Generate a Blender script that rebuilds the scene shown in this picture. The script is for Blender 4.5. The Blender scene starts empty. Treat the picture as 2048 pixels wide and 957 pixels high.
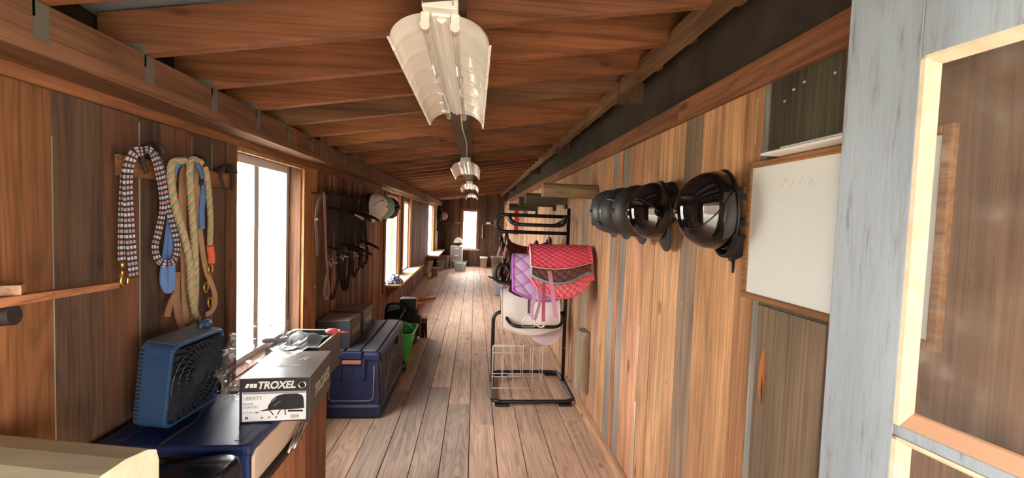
import bpy, math, random
from mathutils import Vector, Matrix, Euler, noise as mnoise
random.seed(7)
R = math.radians
C = bpy.context.scene.collection
SC = bpy.context.scene

# ------------------------------------------------------------------ camera model (photo 2048 x 957)
FPX, CAMH, ROLL, VPX, VPY = 850.0, 1.55, R(2.0), 950.0, 437.0
def _unroll(u, v):
    x, y = u - 1024, v - 478.5
    c, s = math.cos(ROLL), math.sin(ROLL)
    return c*x + s*y, -s*x + c*y
_vx, _vy = _unroll(VPX, VPY)
PITCH = math.atan(-_vy/FPX)
YAW = math.atan(-_vx/FPX*math.cos(PITCH))
FW = Vector((math.sin(YAW)*math.cos(PITCH), math.cos(YAW)*math.cos(PITCH), -math.sin(PITCH)))
RT = Vector((math.cos(YAW), -math.sin(YAW), 0))
DN = Vector((-math.sin(YAW)*math.sin(PITCH), -math.cos(YAW)*math.sin(PITCH), -math.cos(PITCH)))
def ray(u, v):
    x, y = _unroll(u, v)
    return FW + RT*(x/FPX) + DN*(y/FPX)
def onx(u, v, X):
    r = ray(u, v); t = X/r.x; return Vector((X, r.y*t, CAMH + r.z*t))
def ony(u, v, Y):
    r = ray(u, v); t = Y/r.y; return Vector((r.x*t, Y, CAMH + r.z*t))
def onz(u, v, Z):
    r = ray(u, v); t = (Z-CAMH)/r.z; return Vector((r.x*t, r.y*t, Z))

cam_d = bpy.data.cameras.new('camera')
cam = bpy.data.objects.new('camera', cam_d); C.objects.link(cam)
cam_d.sensor_fit = 'HORIZONTAL'; cam_d.sensor_width = 36.0
cam_d.lens = 36.0*FPX/2048.0
cam_d.clip_start = 0.02; cam_d.clip_end = 400
_c, _s = math.cos(ROLL), math.sin(ROLL)
# image right axis in world: moving right in the image by dx means unrolled (c*dx, -s*dx)
cx = RT*_c + DN*(-_s); cyd = RT*_s + DN*_c
M = Matrix(((cx.x, -cyd.x, -FW.x, 0), (cx.y, -cyd.y, -FW.y, 0), (cx.z, -cyd.z, -FW.z, CAMH), (0, 0, 0, 1)))
cam.matrix_world = M
SC.camera = cam

# ------------------------------------------------------------------ mesh builder
class MB:
    def __init__(s, tint=(1, 1, 1, 0)):
        s.v = []; s.f = []; s.t = []; s.uv = []; s.sm = []; s.tint = tint; s.mi = []; s.m = 0
    def face(s, idx, uv=None, smooth=False, tint=None):
        s.f.append(tuple(idx)); s.t.append(tint or s.tint); s.uv.append(uv); s.sm.append(smooth); s.mi.append(s.m)
    def hexa(s, p, tint=None):                     # p: 8 points, bottom ring then top ring (ccw from above)
        b = len(s.v); s.v += [Vector(q) for q in p]
        for q in ((3, 2, 1, 0), (4, 5, 6, 7), (0, 1, 5, 4), (1, 2, 6, 5), (2, 3, 7, 6), (3, 0, 4, 7)):
            s.face([b+i for i in q], tint=tint)
        return s
    def box(s, x0, x1, y0, y1, z0, z1, tint=None, mat=None):
        p = [(x0, y0, z0), (x1, y0, z0), (x1, y1, z0), (x0, y1, z0), (x0, y0, z1), (x1, y0, z1), (x1, y1, z1), (x0, y1, z1)]
        if mat is not None: p = [mat @ Vector(q) for q in p]
        return s.hexa(p, tint)
    def rbox(s, x0, x1, y0, y1, z0, z1, r=.01, n=3, mat=None, tint=None):   # box with rounded vertical corners and softened top/bottom
        prof = []
        for cxx, cyy, a0 in ((x1-r, y1-r, 0), (x0+r, y1-r, 90), (x0+r, y0+r, 180), (x1-r, y0+r, 270)):
            for i in range(n+1):
                a = R(a0 + 90*i/n); prof.append((cxx + r*math.cos(a), cyy + r*math.sin(a)))
        mx, my = (x0+x1)/2, (y0+y1)/2
        e = min(r*.6, (z1-z0)*.3)
        rings = []
        for z, sh in ((z0, e), (z0+e*.3, e*.3), (z0+e, 0), (z1-e, 0), (z1-e*.3, e*.3), (z1, e)):
            k = 1
            ring = []
            for (x, y) in prof:
                dx = max(abs(x-mx), 1e-6); dy = max(abs(y-my), 1e-6)
                ring.append(Vector((mx + (x-mx)*(1-sh/((x1-x0)/2)), my + (y-my)*(1-sh/((y1-y0)/2)), z)))
            rings.append(ring)
        if mat is not None: rings = [[mat @ q for q in rg] for rg in rings]
        s.loft(rings, True, True, smooth=False, tint=tint); return s
    def loft(s, rings, closed=True, caps=False, smooth=True, tint=None, uvs=None):
        b = len(s.v); n = len(rings[0])
        for rg in rings: s.v += [Vector(q) for q in rg]
        m = n if closed else n-1
        for i in range(len(rings)-1):
            for j in range(m):
                k = (j+1) % n
                q = (b+i*n+j, b+i*n+k, b+(i+1)*n+k, b+(i+1)*n+j)
                uv = None
                if uvs: uv = (uvs[i][j], uvs[i][j+1], uvs[i+1][j+1], uvs[i+1][j])
                s.face(q, uv, smooth, tint)
        if caps:
            s.face([b+j for j in range(n)][::-1], None, False, tint)
            s.face([b+(len(rings)-1)*n+j for j in range(n)], None, False, tint)
        return s
    def tube(s, pts, r, seg=10, caps=True, tint=None, closed=False, smooth=True):
        pts = [Vector(p) for p in pts]
        rr = r if isinstance(r, (list, tuple)) else [r]*len(pts)
        rings = []; nrm = None
        L = len(pts); along = 0; uvs = []
        for i, p in enumerate(pts):
            if closed: d = pts[(i+1) % L] - pts[i-1]
            else: d = pts[min(i+1, L-1)] - pts[max(i-1, 0)]
            if d.length < 1e-9: d = Vector((0, 0, 1))
            d.normalize()
            if nrm is None:
                nrm = d.orthogonal().normalized()
            nrm = (nrm - d*nrm.dot(d))
            nrm = nrm.normalized() if nrm.length > 1e-6 else d.orthogonal().normalized()
            bn = d.cross(nrm)
            if i: along += (p-pts[i-1]).length
            rings.append([p + (nrm*math.cos(2*math.pi*j/seg) + bn*math.sin(2*math.pi*j/seg))*rr[i] for j in range(seg)])
            uvs.append([(j/seg, along) for j in range(seg+1)])
        if closed: rings.append(rings[0]); uvs.append([(a, along) for a, _ in uvs[0]]); caps = False
        s.loft(rings, True, caps, smooth, tint, uvs); return s
    def strap(s, pts, w, th=.003, face=Vector((1, 0, 0)), tint=None, closed=False, twist=None):
        """flat ribbon along pts, wide across (dir x face)"""
        pts = [Vector(p) for p in pts]; L = len(pts); rings = []; uvs = []; along = 0
        for i, p in enumerate(pts):
            if closed: d = pts[(i+1) % L] - pts[i-1]
            else: d = pts[min(i+1, L-1)] - pts[max(i-1, 0)]
            d.normalize()
            f = Vector(face[i]) if isinstance(face, list) else Vector(face)
            if twist: f = Matrix.Rotation(twist*i/(L-1), 3, d) @ f
            a = d.cross(f)
            a = a.normalized() if a.length > 1e-6 else d.orthogonal().normalized()
            n = a.cross(d).normalized()
            ww = w[i] if isinstance(w, (list, tuple)) else w
            if i: along += (p-pts[i-1]).length
            rings.append([p - a*ww/2 - n*th/2, p + a*ww/2 - n*th/2, p + a*ww/2 + n*th/2, p - a*ww/2 + n*th/2])
            uvs.append([(-ww/2, along), (ww/2, along), (ww/2, along), (-ww/2, along), (-ww/2, along)])
        if closed: rings.append(rings[0]); uvs.append([(a, along + .01) for a, _ in uvs[0]])
        s.loft(rings, True, not closed, False, tint, uvs); return s
    def lathe(s, prof, c=(0, 0, 0), seg=24, mat=None, tint=None, smooth=True, sx=1, sy=1):
        rings = []
        for (r, z) in prof:
            rg = [Vector((c[0]+r*sx*math.cos(2*math.pi*j/seg), c[1]+r*sy*math.sin(2*math.pi*j/seg), c[2]+z)) for j in range(seg)]
            if mat is not None: rg = [mat @ q for q in rg]
            rings.append(rg)
        s.loft(rings, True, True, smooth, tint); return s
    def prism(s, poly, d0, d1, axis='y', mat=None, tint=None):
        """poly in 2d extruded between d0 and d1 along axis: y -> (x,z), x -> (y,z), z -> (x,y)"""
        def P(a, b, d):
            q = {'y': (a, d, b), 'x': (d, a, b), 'z': (a, b, d)}[axis]
            return mat @ Vector(q) if mat is not None else Vector(q)
        b = len(s.v); n = len(poly)
        s.v += [P(a, c, d0) for a, c in poly] + [P(a, c, d1) for a, c in poly]
        s.face([b+i for i in range(n)][::-1], tint=tint); s.face([b+n+i for i in range(n)], tint=tint)
        for i in range(n):
            k = (i+1) % n; s.face([b+i, b+k, b+n+k, b+n+i], tint=tint)
        return s
    def grid(s, fn, nu, nv, smooth=True, tint=None, thick=None):
        """fn(a,b) -> point; sheet, optionally thickened"""
        P = [[Vector(fn(i/nu, j/nv)) for j in range(nv+1)] for i in range(nu+1)]
        N = None
        b = len(s.v)
        for row in P: s.v += row
        W = nv+1
        for i in range(nu):
            for j in range(nv):
                s.face((b+i*W+j, b+(i+1)*W+j, b+(i+1)*W+j+1, b+i*W+j+1),
                       ((i/nu, j/nv), ((i+1)/nu, j/nv), ((i+1)/nu, (j+1)/nv), (i/nu, (j+1)/nv)), smooth, tint)
        if thick:
            b2 = len(s.v)
            for i in range(nu+1):
                for j in range(nv+1):
                    du = P[min(i+1, nu)][j] - P[max(i-1, 0)][j]; dv = P[i][min(j+1, nv)] - P[i][max(j-1, 0)]
                    n = du.cross(dv); n = n.normalized() if n.length > 1e-9 else Vector((0, 0, 1))
                    s.v.append(P[i][j] - n*thick)
            for i in range(nu):
                for j in range(nv):
                    s.face((b2+i*W+j+1, b2+(i+1)*W+j+1, b2+(i+1)*W+j, b2+i*W+j),
                           ((i/nu, (j+1)/nv), ((i+1)/nu, (j+1)/nv), ((i+1)/nu, j/nv), (i/nu, j/nv)), smooth, tint)
            def edge(a, c): s.face((b+a, b+c, b2+c, b2+a), None, False, tint)
            for j in range(nv): edge(j+1, j); edge(nu*W+j, nu*W+j+1)
            for i in range(nu): edge(i*W, (i+1)*W); edge((i+1)*W+nv, i*W+nv)
        return s

def obj(name, mb, mat, parent=None, bevel=0, sub=0, kind=None, label=None, auto=False, loc=None):
    """link mb as ONE mesh object; verts are world coordinates, moved to the parent's (or loc's) origin"""
    me = bpy.data.meshes.new(name)
    o = bpy.data.objects.new(name, me); C.objects.link(o)
    org = Vector((0, 0, 0))
    if parent is not None:
        p = parent
        while p is not None: org += p.location; p = p.parent
    if loc is not None:
        o.location = Vector(loc) - org; org = Vector(loc)
    me.from_pydata([v - org for v in mb.v], [], mb.f)
    me.polygons.foreach_set('use_smooth', mb.sm)
    at = me.attributes.new('tint', 'FLOAT_COLOR', 'CORNER')
    col = []
    for f, t in zip(mb.f, mb.t): col += list(t if len(t) == 4 else (*t, 0.0))*len(f)
    at.data.foreach_set('color', col)
    if any(u is not None for u in mb.uv):
        ul = me.uv_layers.new(name='UVMap'); d = []
        for f, u in zip(mb.f, mb.uv):
            if u is None: d += [0.0, 0.0]*len(f)
            else:
                for q in u: d += [q[0], q[1]]
        ul.data.foreach_set('uv', d)
    mats = mat if isinstance(mat, (list, tuple)) else [mat]
    for m in mats: me.materials.append(m)
    if len(mats) > 1: me.polygons.foreach_set('material_index', mb.mi)
    me.update()
    if parent is not None: o.parent = parent
    if bevel:
        b = o.modifiers.new('bevel', 'BEVEL'); b.width = bevel; b.segments = 2; b.limit_method = 'ANGLE'; b.angle_limit = R(40)
    if sub:
        q = o.modifiers.new('sub', 'SUBSURF'); q.levels = sub; q.render_levels = sub
    if kind: o['kind'] = kind
    if label and parent is not None: o['label'] = label
    return o

def tag(o, label, cat, group=None, kind=None):
    o['label'] = label; o['category'] = cat
    if group: o['group'] = group
    if kind: o['kind'] = kind
    return o
def thing(name, label, cat, loc=(0, 0, 0), group=None, rz=0):
    o = bpy.data.objects.new(name, None); C.objects.link(o)
    o.location = loc; o.rotation_euler = (0, 0, rz); o.empty_display_size = .05
    return tag(o, label, cat, group)
def copy_tree(o, parent=None):
    c = o.copy(); C.objects.link(c)
    if parent is not None: c.parent = parent
    for ch in list(o.children): copy_tree(ch, c)
    return c
def struct(name, mb, mat, bevel=0): return obj(name, mb, mat, kind='structure', bevel=bevel)

def smooth_path(pts, n=8):
    """Catmull-Rom through the points"""
    pts = [Vector(p) for p in pts]; out = []
    for i in range(len(pts)-1):
        p0 = pts[max(i-1, 0)]; p1 = pts[i]; p2 = pts[i+1]; p3 = pts[min(i+2, len(pts)-1)]
        for k in range(n):
            t = k/n
            out.append(.5*((2*p1) + (p2-p0)*t + (2*p0-5*p1+4*p2-p3)*t*t + (3*p1-p0-3*p2+p3)*t**3))
    out.append(pts[-1]); return out
def fillet(pts, r, n=5, closed=False):
    """polyline with rounded corners"""
    pts = [Vector(p) for p in pts]; L = len(pts); out = []
    for i, p in enumerate(pts):
        if not closed and i in (0, L-1): out.append(p); continue
        a = pts[i-1]-p; b = pts[(i+1) % L]-p
        rr = min(r, a.length*.49, b.length*.49)
        A = p + a.normalized()*rr; B = p + b.normalized()*rr
        for k in range(n+1):
            t = k/n; out.append(A*(1-t)**2 + p*2*t*(1-t) + B*t*t)
    return out

# ------------------------------------------------------------------ materials
def nmat(name):
    m = bpy.data.materials.new(name); m.use_nodes = True
    nt = m.node_tree; nt.nodes.clear()
    out = nt.nodes.new('ShaderNodeOutputMaterial'); b = nt.nodes.new('ShaderNodeBsdfPrincipled')
    nt.links.new(b.outputs[0], out.inputs[0])
    return m, nt, b, out
def N(nt, t, **k):
    n = nt.nodes.new('ShaderNode'+t)
    for a, v in k.items(): setattr(n, a, v)
    return n
def ramp(nt, stops, src):
    r = N(nt, 'ValToRGB'); e = r.color_ramp.elements
    while len(e) < len(stops): e.new(.5)
    for el, (p, c) in zip(e, stops):
        el.position = p; el.color = (c, c, c, 1) if isinstance(c, (int, float)) else (*c[:3], 1)
    nt.links.new(src, r.inputs[0]); return r.outputs[0]
def mixc(nt, mode, fac, a, b):
    m = N(nt, 'Mix', data_type='RGBA', blend_type=mode)
    for s, v in ((m.inputs[0], fac), (m.inputs[6], a), (m.inputs[7], b)):
        if hasattr(v, 'is_linked') or isinstance(v, bpy.types.NodeSocket): nt.links.new(v, s)
        elif isinstance(v, (int, float)) and s.type == 'VALUE': s.default_value = v
        else: s.default_value = (*v[:3], 1) if not isinstance(v, (int, float)) else (v, v, v, 1)
    return m.outputs[2]

def srgb(r, g, b):
    f = lambda c: (c/255/12.92) if c/255 <= .04045 else ((c/255+.055)/1.055)**2.4
    return (f(r), f(g), f(b))

def wood(name, axis='z', rough=.75, along=1.1, across=16, ring=5.0, contrast=1.0, dirt=.0, dirtcol=(.35, .3, .26), spec=.25, patch=.5):
    """boards: base colour from the face's 'tint', grain along axis"""
    m, nt, b, out = nmat(name); L = nt.links.new
    at = N(nt, 'Attribute', attribute_name='tint')
    tc = N(nt, 'TexCoord'); oi = N(nt, 'ObjectInfo')
    off = N(nt, 'CombineXYZ')
    add = N(nt, 'Math', operation='ADD'); L(at.outputs['Alpha'], add.inputs[0]); L(oi.outputs['Random'], add.inputs[1])
    for i, k in enumerate((31.7, 17.3, 23.9)):
        mm = N(nt, 'Math', operation='MULTIPLY'); L(add.outputs[0], mm.inputs[0]); mm.inputs[1].default_value = k; L(mm.outputs[0], off.inputs[i])
    va = N(nt, 'VectorMath', operation='ADD'); L(tc.outputs['Object'], va.inputs[0]); L(off.outputs[0], va.inputs[1])
    ai = 'xyz'.index(axis)
    def mapped(al, ac):
        mp = N(nt, 'Mapping'); s = [ac]*3; s[ai] = al; mp.inputs['Scale'].default_value = s
        L(va.outputs[0], mp.inputs[0]); return mp.outputs[0]
    n1 = N(nt, 'Texture'+'Noise' if False else 'TexNoise'); n1.inputs['Scale'].default_value = 1; n1.inputs['Detail'].default_value = 7; n1.inputs['Roughness'].default_value = .65
    L(mapped(along, across*2.2), n1.inputs['Vector'])
    n2 = N(nt, 'TexNoise'); n2.inputs['Scale'].default_value = 1; n2.inputs['Detail'].default_value = 2
    L(mapped(along*.55, across*.42), n2.inputs['Vector'])
    # cathedral rings: sine of a slow stretched noise field
    mu = N(nt, 'Math', operation='MULTIPLY'); L(n2.outputs[0], mu.inputs[0]); mu.inputs[1].default_value = ring*18
    sn = N(nt, 'Math', operation='SINE'); L(mu.outputs[0], sn.inputs[0])
    g1 = ramp(nt, [(.28, .62), (.5, 1.0), (.75, 1.22)], n1.outputs[0])
    hs = N(nt, 'MapRange'); L(sn.outputs[0], hs.inputs[0]); hs.inputs[1].default_value = -1; hs.inputs[2].default_value = 1; hs.inputs[3].default_value = 0; hs.inputs[4].default_value = 1
    g2 = ramp(nt, [(0, .74), (.35, 1.0), (1, 1.1)], hs.outputs[0])
    n6 = N(nt, 'TexNoise'); n6.inputs['Scale'].default_value = 1; n6.inputs['Detail'].default_value = 5; n6.inputs['Roughness'].default_value = .7
    L(mapped(along*2.5, across*9), n6.inputs['Vector']); g6 = ramp(nt, [(.34, .62), (.5, 1.0), (.7, 1.14)], n6.outputs[0])
    n3 = N(nt, 'TexNoise'); n3.inputs['Scale'].default_value = 1; n3.inputs['Detail'].default_value = 4
    L(mapped(1.4, 5), n3.inputs['Vector'])
    g3 = ramp(nt, [(.3, 1-patch*.5), (.7, 1+patch*.35)], n3.outputs[0])
    c = mixc(nt, 'MULTIPLY', 1.0*contrast, at.outputs['Color'], g1)
    c = mixc(nt, 'MULTIPLY', .75*contrast, c, g2)
    c = mixc(nt, 'MULTIPLY', 1.0, c, g3)
    c = mixc(nt, 'MULTIPLY', .8*contrast, c, g6)
    # knots
    vo = N(nt, 'TexVoronoi'); vo.inputs['Scale'].default_value = 1; L(mapped(2.1, 4.6), vo.inputs['Vector'])
    kn = ramp(nt, [(.0, 0), (.06, .2), (.11, 1)], vo.outputs['Distance'])
    c = mixc(nt, 'MULTIPLY', .75, c, mixc(nt, 'MIX', kn, (.25, .14, .09), (1, 1, 1)))
    if dirt:
        n4 = N(nt, 'TexNoise'); n4.inputs['Scale'].default_value = 2.3; n4.inputs['Detail'].default_value = 6; L(va.outputs[0], n4.inputs['Vector'])
        dm = ramp(nt, [(.38, 0), (.68, dirt)], n4.outputs[0])
        c = mixc(nt, 'MIX', dm, c, dirtcol)
    L(c, b.inputs['Base Color'])
    b.inputs['Roughness'].default_value = rough; b.inputs['Specular IOR Level'].default_value = spec
    bp = N(nt, 'Bump'); bp.inputs['Strength'].default_value = .35; bp.inputs['Distance'].default_value = .004
    L(n1.outputs[0], bp.inputs['Height']); L(bp.outputs[0], b.inputs['Normal'])
    return m

def plain(name, col, rough=.5, metal=0, spec=.5, noise=0, nscale=8, coat=0, bump=0, col2=None, trans=0, alpha=1):
    m, nt, b, out = nmat(name); L = nt.links.new
    b.inputs['Roughness'].default_value = rough; b.inputs['Metallic'].default_value = metal
    b.inputs['Specular IOR Level'].default_value = spec; b.inputs['Coat Weight'].default_value = coat
    b.inputs['Base Color'].default_value = (*col[:3], 1)
    if trans: b.inputs['Transmission Weight'].default_value = trans
    if noise or bump:
        tc = N(nt, 'TexCoord'); n = N(nt, 'TexNoise'); n.inputs['Scale'].default_value = nscale; n.inputs['Detail'].default_value = 5
        L(tc.outputs['Object'], n.inputs['Vector'])
        if noise:
            c2 = col2 or tuple(q*.45 for q in col[:3])
            f = ramp(nt, [(.35, 0), (.7, noise)], n.outputs[0])
            L(mixc(nt, 'MIX', f, (*col[:3], 1), (*c2[:3], 1)), b.inputs['Base Color'])
        if bump:
            bp = N(nt, 'Bump'); bp.inputs['Strength'].default_value = bump; bp.inputs['Distance'].default_value = .01
            L(n.outputs[0], bp.inputs['Height']); L(bp.outputs[0], b.inputs['Normal'])
    return m
def clear(name, tint=(1, 1, 1), gloss=.08, rough=.03, dust=0, dustcol=(.8, .78, .75)):
    """thin clear sheet: lets light straight through, mirrors by fresnel, some dust"""
    m = bpy.data.materials.new(name); m.use_nodes = True; nt = m.node_tree; nt.nodes.clear(); L = nt.links.new
    out = N(nt, 'OutputMaterial'); tr = N(nt, 'BsdfTransparent'); tr.inputs[0].default_value = (*tint, 1)
    gl = N(nt, 'BsdfGlossy'); gl.inputs['Roughness'].default_value = rough
    fr = N(nt, 'LayerWeight'); fr.inputs[0].default_value = .25
    mr = N(nt, 'MapRange'); L(fr.outputs['Facing'], mr.inputs[0]); mr.inputs[3].default_value = gloss; mr.inputs[4].default_value = min(1, gloss*5)
    mx = N(nt, 'MixShader'); L(mr.outputs[0], mx.inputs[0]); L(tr.outputs[0], mx.inputs[1]); L(gl.outputs[0], mx.inputs[2])
    last = mx.outputs[0]
    if dust:
        df = N(nt, 'BsdfDiffuse'); df.inputs[0].default_value = (*dustcol, 1)
        tc = N(nt, 'TexCoord'); n = N(nt, 'TexNoise'); n.inputs['Scale'].default_value = 14; n.inputs['Detail'].default_value = 8; L(tc.outputs['Object'], n.inputs['Vector'])
        f = ramp(nt, [(.35, dust*.35), (.6, dust*.6), (.78, min(1, dust*2.2))], n.outputs[0])
        m2 = N(nt, 'MixShader'); L(f, m2.inputs[0]); L(last, m2.inputs[1]); L(df.outputs[0], m2.inputs[2]); last = m2.outputs[0]
    L(last, out.inputs[0]); return m
def tinted(name, rough=.6, spec=.3):
    m, nt, b, out = nmat(name)
    at = N(nt, 'Attribute', attribute_name='tint'); nt.links.new(at.outputs['Color'], b.inputs['Base Color'])
    b.inputs['Roughness'].default_value = rough; b.inputs['Specular IOR Level'].default_value = spec
    return m

def T(r, g, b, j=.0):
    """tint from sRGB with a random offset in alpha and optional jitter"""
    k = 1 + random.uniform(-j, j)
    c = srgb(r, g, b); return (c[0]*k, c[1]*k, c[2]*k, random.random())
# ------------------------------------------------------------------ the setting
XL, XR, YF = -1.20, 0.93, 13.7
YN = -0.15
M_wallL = wood('left_wall_boards', 'z', across=15, ring=4.5, dirt=.35, dirtcol=srgb(62, 48, 40), patch=.7)
M_wallR = wood('right_wall_boards', 'z', along=.8, across=25, ring=3.2, patch=.7, contrast=1.0)
M_far = wood('far_wall_boards', 'z', across=14, patch=.6)
M_floor = wood('floor_boards', 'y', rough=.6, across=13, ring=6.5, contrast=.9, dirt=.25, dirtcol=srgb(176, 146, 124), spec=.3, patch=.35)
M_raft = wood('rafter_lumber', 'x', across=18, ring=1.2, patch=.6)
M_beam = wood('beam_lumber', 'y', across=16, ring=4, patch=.5)
M_trimz = wood('casing_lumber', 'z', across=18, ring=3, patch=.4)
M_dark = plain('dark_backing', srgb(58, 45, 38), .9, spec=.1)
M_felt = plain('tar_felt', srgb(72, 62, 54), .9, spec=.15, noise=.7, nscale=6, col2=srgb(44, 38, 33), bump=.2)
M_tin = plain('roof_sheet_metal', (.42, .45, .48), .5, .5, noise=.4, nscale=3, col2=(.3, .31, .32))
M_tie = plain('dull_tie_metal', srgb(104, 98, 90), .6, .3)
M_alu = plain('window_aluminium', (.62, .63, .65), .4, .3)
M_glass = clear('window_glass', gloss=.05, dust=.05)
M_ground = plain('ground_outside', srgb(176, 168, 150), .9, noise=.4, nscale=.7, col2=srgb(140, 140, 112))

# floor
fl = MB()
edges = [XL-.02] + [-.893 + .18*k for k in range(-1, 11)] + [XR]
for i in range(len(edges)-1):
    a, b_ = edges[i], edges[i+1]
    cuts = [YN-.3]
    y = random.uniform(.4, 2.6)
    while y < YF - 1.0:
        cuts.append(y); y += random.uniform(1.9, 3.6)
    cuts.append(YF)
    for j in range(len(cuts)-1):
        g = random.choice([(208, 175, 151), (202, 169, 145), (212, 179, 152), (198, 167, 145), (206, 171, 147)])
        if 3 <= i <= 6 and cuts[j] < 2.6: g = (168, 148, 134)
        dz = random.uniform(-.0015, .0015)
        fl.box(a+.003, b_-.003, cuts[j]+.001, cuts[j+1]-.001, -.03, dz, tint=T(*g, .05))
fl.m = 1; fl.box(XL-.05, XR+.05, YN-.3, YF+.05, -.05, -.022)
struct('floor', fl, [M_floor, M_dark])

# left wall
openings = [(2.245, 3.05, .69, 1.86), (5.87, 6.79, .60, 1.83), (7.30, 7.88, .60, 1.80), (11.2, 12.25, .52, 1.88)]
le = [YN, .25, .52, .78, 1.03, 1.324, 1.492, 1.643, 1.745, 1.926, 2.064, 2.185, 2.245, 2.65, 3.05, 3.29]
lt = [(120, 80, 52)]*5 + [(96, 72, 56), (112, 76, 56), (84, 66, 54), (118, 78, 58), (88, 70, 58), (98, 74, 58), (126, 84, 58), (120, 84, 60), (120, 84, 60), (122, 82, 56)]
lt[4] = (136, 88, 54)
y = 3.29
while y < YF:
    y = y + random.choice([.045, .06, .05, .08, .11, .07])
    for o_ in openings:
        for e in o_[:2]:
            if abs(y-e) < .05: y = e
    for o_ in openings:                                   # never step over an opening edge
        for e in o_[:2]:
            if le[-1] < e - 1e-6 and y > e + 1e-6: y = e
    y = min(y, YF); le.append(y)
    lt.append(random.choice([(122, 80, 54), (158, 108, 74), (92, 64, 48), (176, 122, 84), (130, 86, 58), (84, 60, 48), (140, 92, 62)]))
wl = MB()
pale_joints = (1.324, 1.643, 1.926, 2.064)
for i in range(len(le)-1):
    a, b_ = le[i], le[i+1]; mid = (a+b_)/2; zs = [(-.05, 2.0)]
    for o_ in openings:
        if o_[0] < mid < o_[1]: zs = [(-.05, o_[2]), (o_[3], 2.0)]
    d = random.uniform(.001, .005) if b_ < YF-.2 else 0; t = T(*lt[i], .06)
    for z0, z1 in zs:
        wl.box(XL-.022, XL-d, a+.0012, b_-.0012, z0, z1, tint=t)
        if any(abs(a-s) < .002 for s in pale_joints): wl.box(XL-.02, XL-.0012, a-.0005, a+.0018 + (.0012 if a < 1.5 else 0), (.3 if a < 1.5 else 1.0), (1.74 if a < 1.5 else 1.85), tint=T(158, 146, 128))  # pale strip in the joint, its colour standing in for leaking daylight
    wl.m = 1
    if not any(abs(b_-s) < .002 for s in pale_joints):
        for z0, z1 in zs:
            if not any(abs(b_-e) < .03 for o_ in openings for e in o_[:2]):
                wl.box(XL-.04, XL-.0225, b_-.02, b_+.02, z0, z1)
    else:                                                  # pale-strip joint: batten left open in places
        wl.box(XL-.04, XL-.0225, b_+.0005, b_+.03, -.05, 2.0)
        for z0, z1 in ((-.05, .75), (1.02, 1.1), (1.3, 1.42)): wl.box(XL-.05, XL-.0226, b_-.03, b_+.002, z0, z1)
    wl.m = 0
wl.m = 1; wl.box(XL-.09, XL-.0225, YN, YF, 1.9, 2.3)
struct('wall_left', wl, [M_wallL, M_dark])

# header board and plate beam along the left wall
h = MB()
for a, b_ in ((YN, 2.9), (2.9, 5.43), (5.43, 9.4), (9.4, YF)):
    h.box(XL+.001, XL+.018, a+.001, b_-.001, 1.868, 1.962, tint=T(128, 82, 54, .08))
struct('trim_1', h, M_beam)
h = MB()
for a, b_ in ((YN, 2.62), (2.62, 6.2), (6.2, 9.9), (9.9, YF)):
    h.box(XL-.02, -1.05, a+.001, b_-.001, 1.905, 2.03, tint=T(116, 80, 58, .08))
for yy in (2.98, 6.3, 8.9):                               # splice blocks on the face
    h.box(-1.05, -1.035, yy, yy+.06, 1.915, 2.06, tint=T(120, 82, 58))
struct('beam_left', h, M_beam)

# right wall
re_ = [YN, .2, .5, .8, 1.03, 1.305, 1.335, 1.434, 1.706, 1.856, 2.128, 2.266, 2.558, 2.66, 2.72, 2.853, 3.003, 3.223, 3.445]
rt = [(112, 80, 60), (106, 74, 56), (110, 78, 58), (104, 74, 56), (112, 98, 80), (140, 136, 130), (158, 114, 80), (186, 140, 100), (134, 112, 94), (188, 144, 106), (182, 138, 102), (180, 132, 100), (142, 132, 122), (178, 118, 76), (140, 128, 118), (188, 140, 98), (164, 126, 98), (176, 132, 98)]
y = 3.445
while y < YF:
    y = min(YF, y + random.choice([.1, .14, .19, .24, .16])); re_.append(y)
    rt.append(random.choice([(184, 142, 106), (176, 132, 98), (160, 124, 98), (188, 146, 108), (142, 122, 106), (170, 126, 92), (186, 150, 112)]))
wr = MB()
for i in range(len(re_)-1):
    a, b_ = re_[i], re_[i+1]
    d = random.uniform(.001, .005) if b_ < YF-.2 else 0
    if (a, b_) == (1.03, 1.305):
        wr.box(XR+d, XR+.022, a+.001, b_-.001, -.05, 1.30, tint=T(124, 104, 84))
        wr.box(XR+.002, XR+.022, a+.001, b_-.001, 1.302, 2.06, tint=T(82, 76, 60))
    else:
        wr.box(XR+d, XR+.022, a+.001, b_-.001, -.05, 2.06, tint=T(*[min(250, q*k_) for q, k_ in zip(rt[i], (1.10, 1.11, 1.11))], .05))
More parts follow.
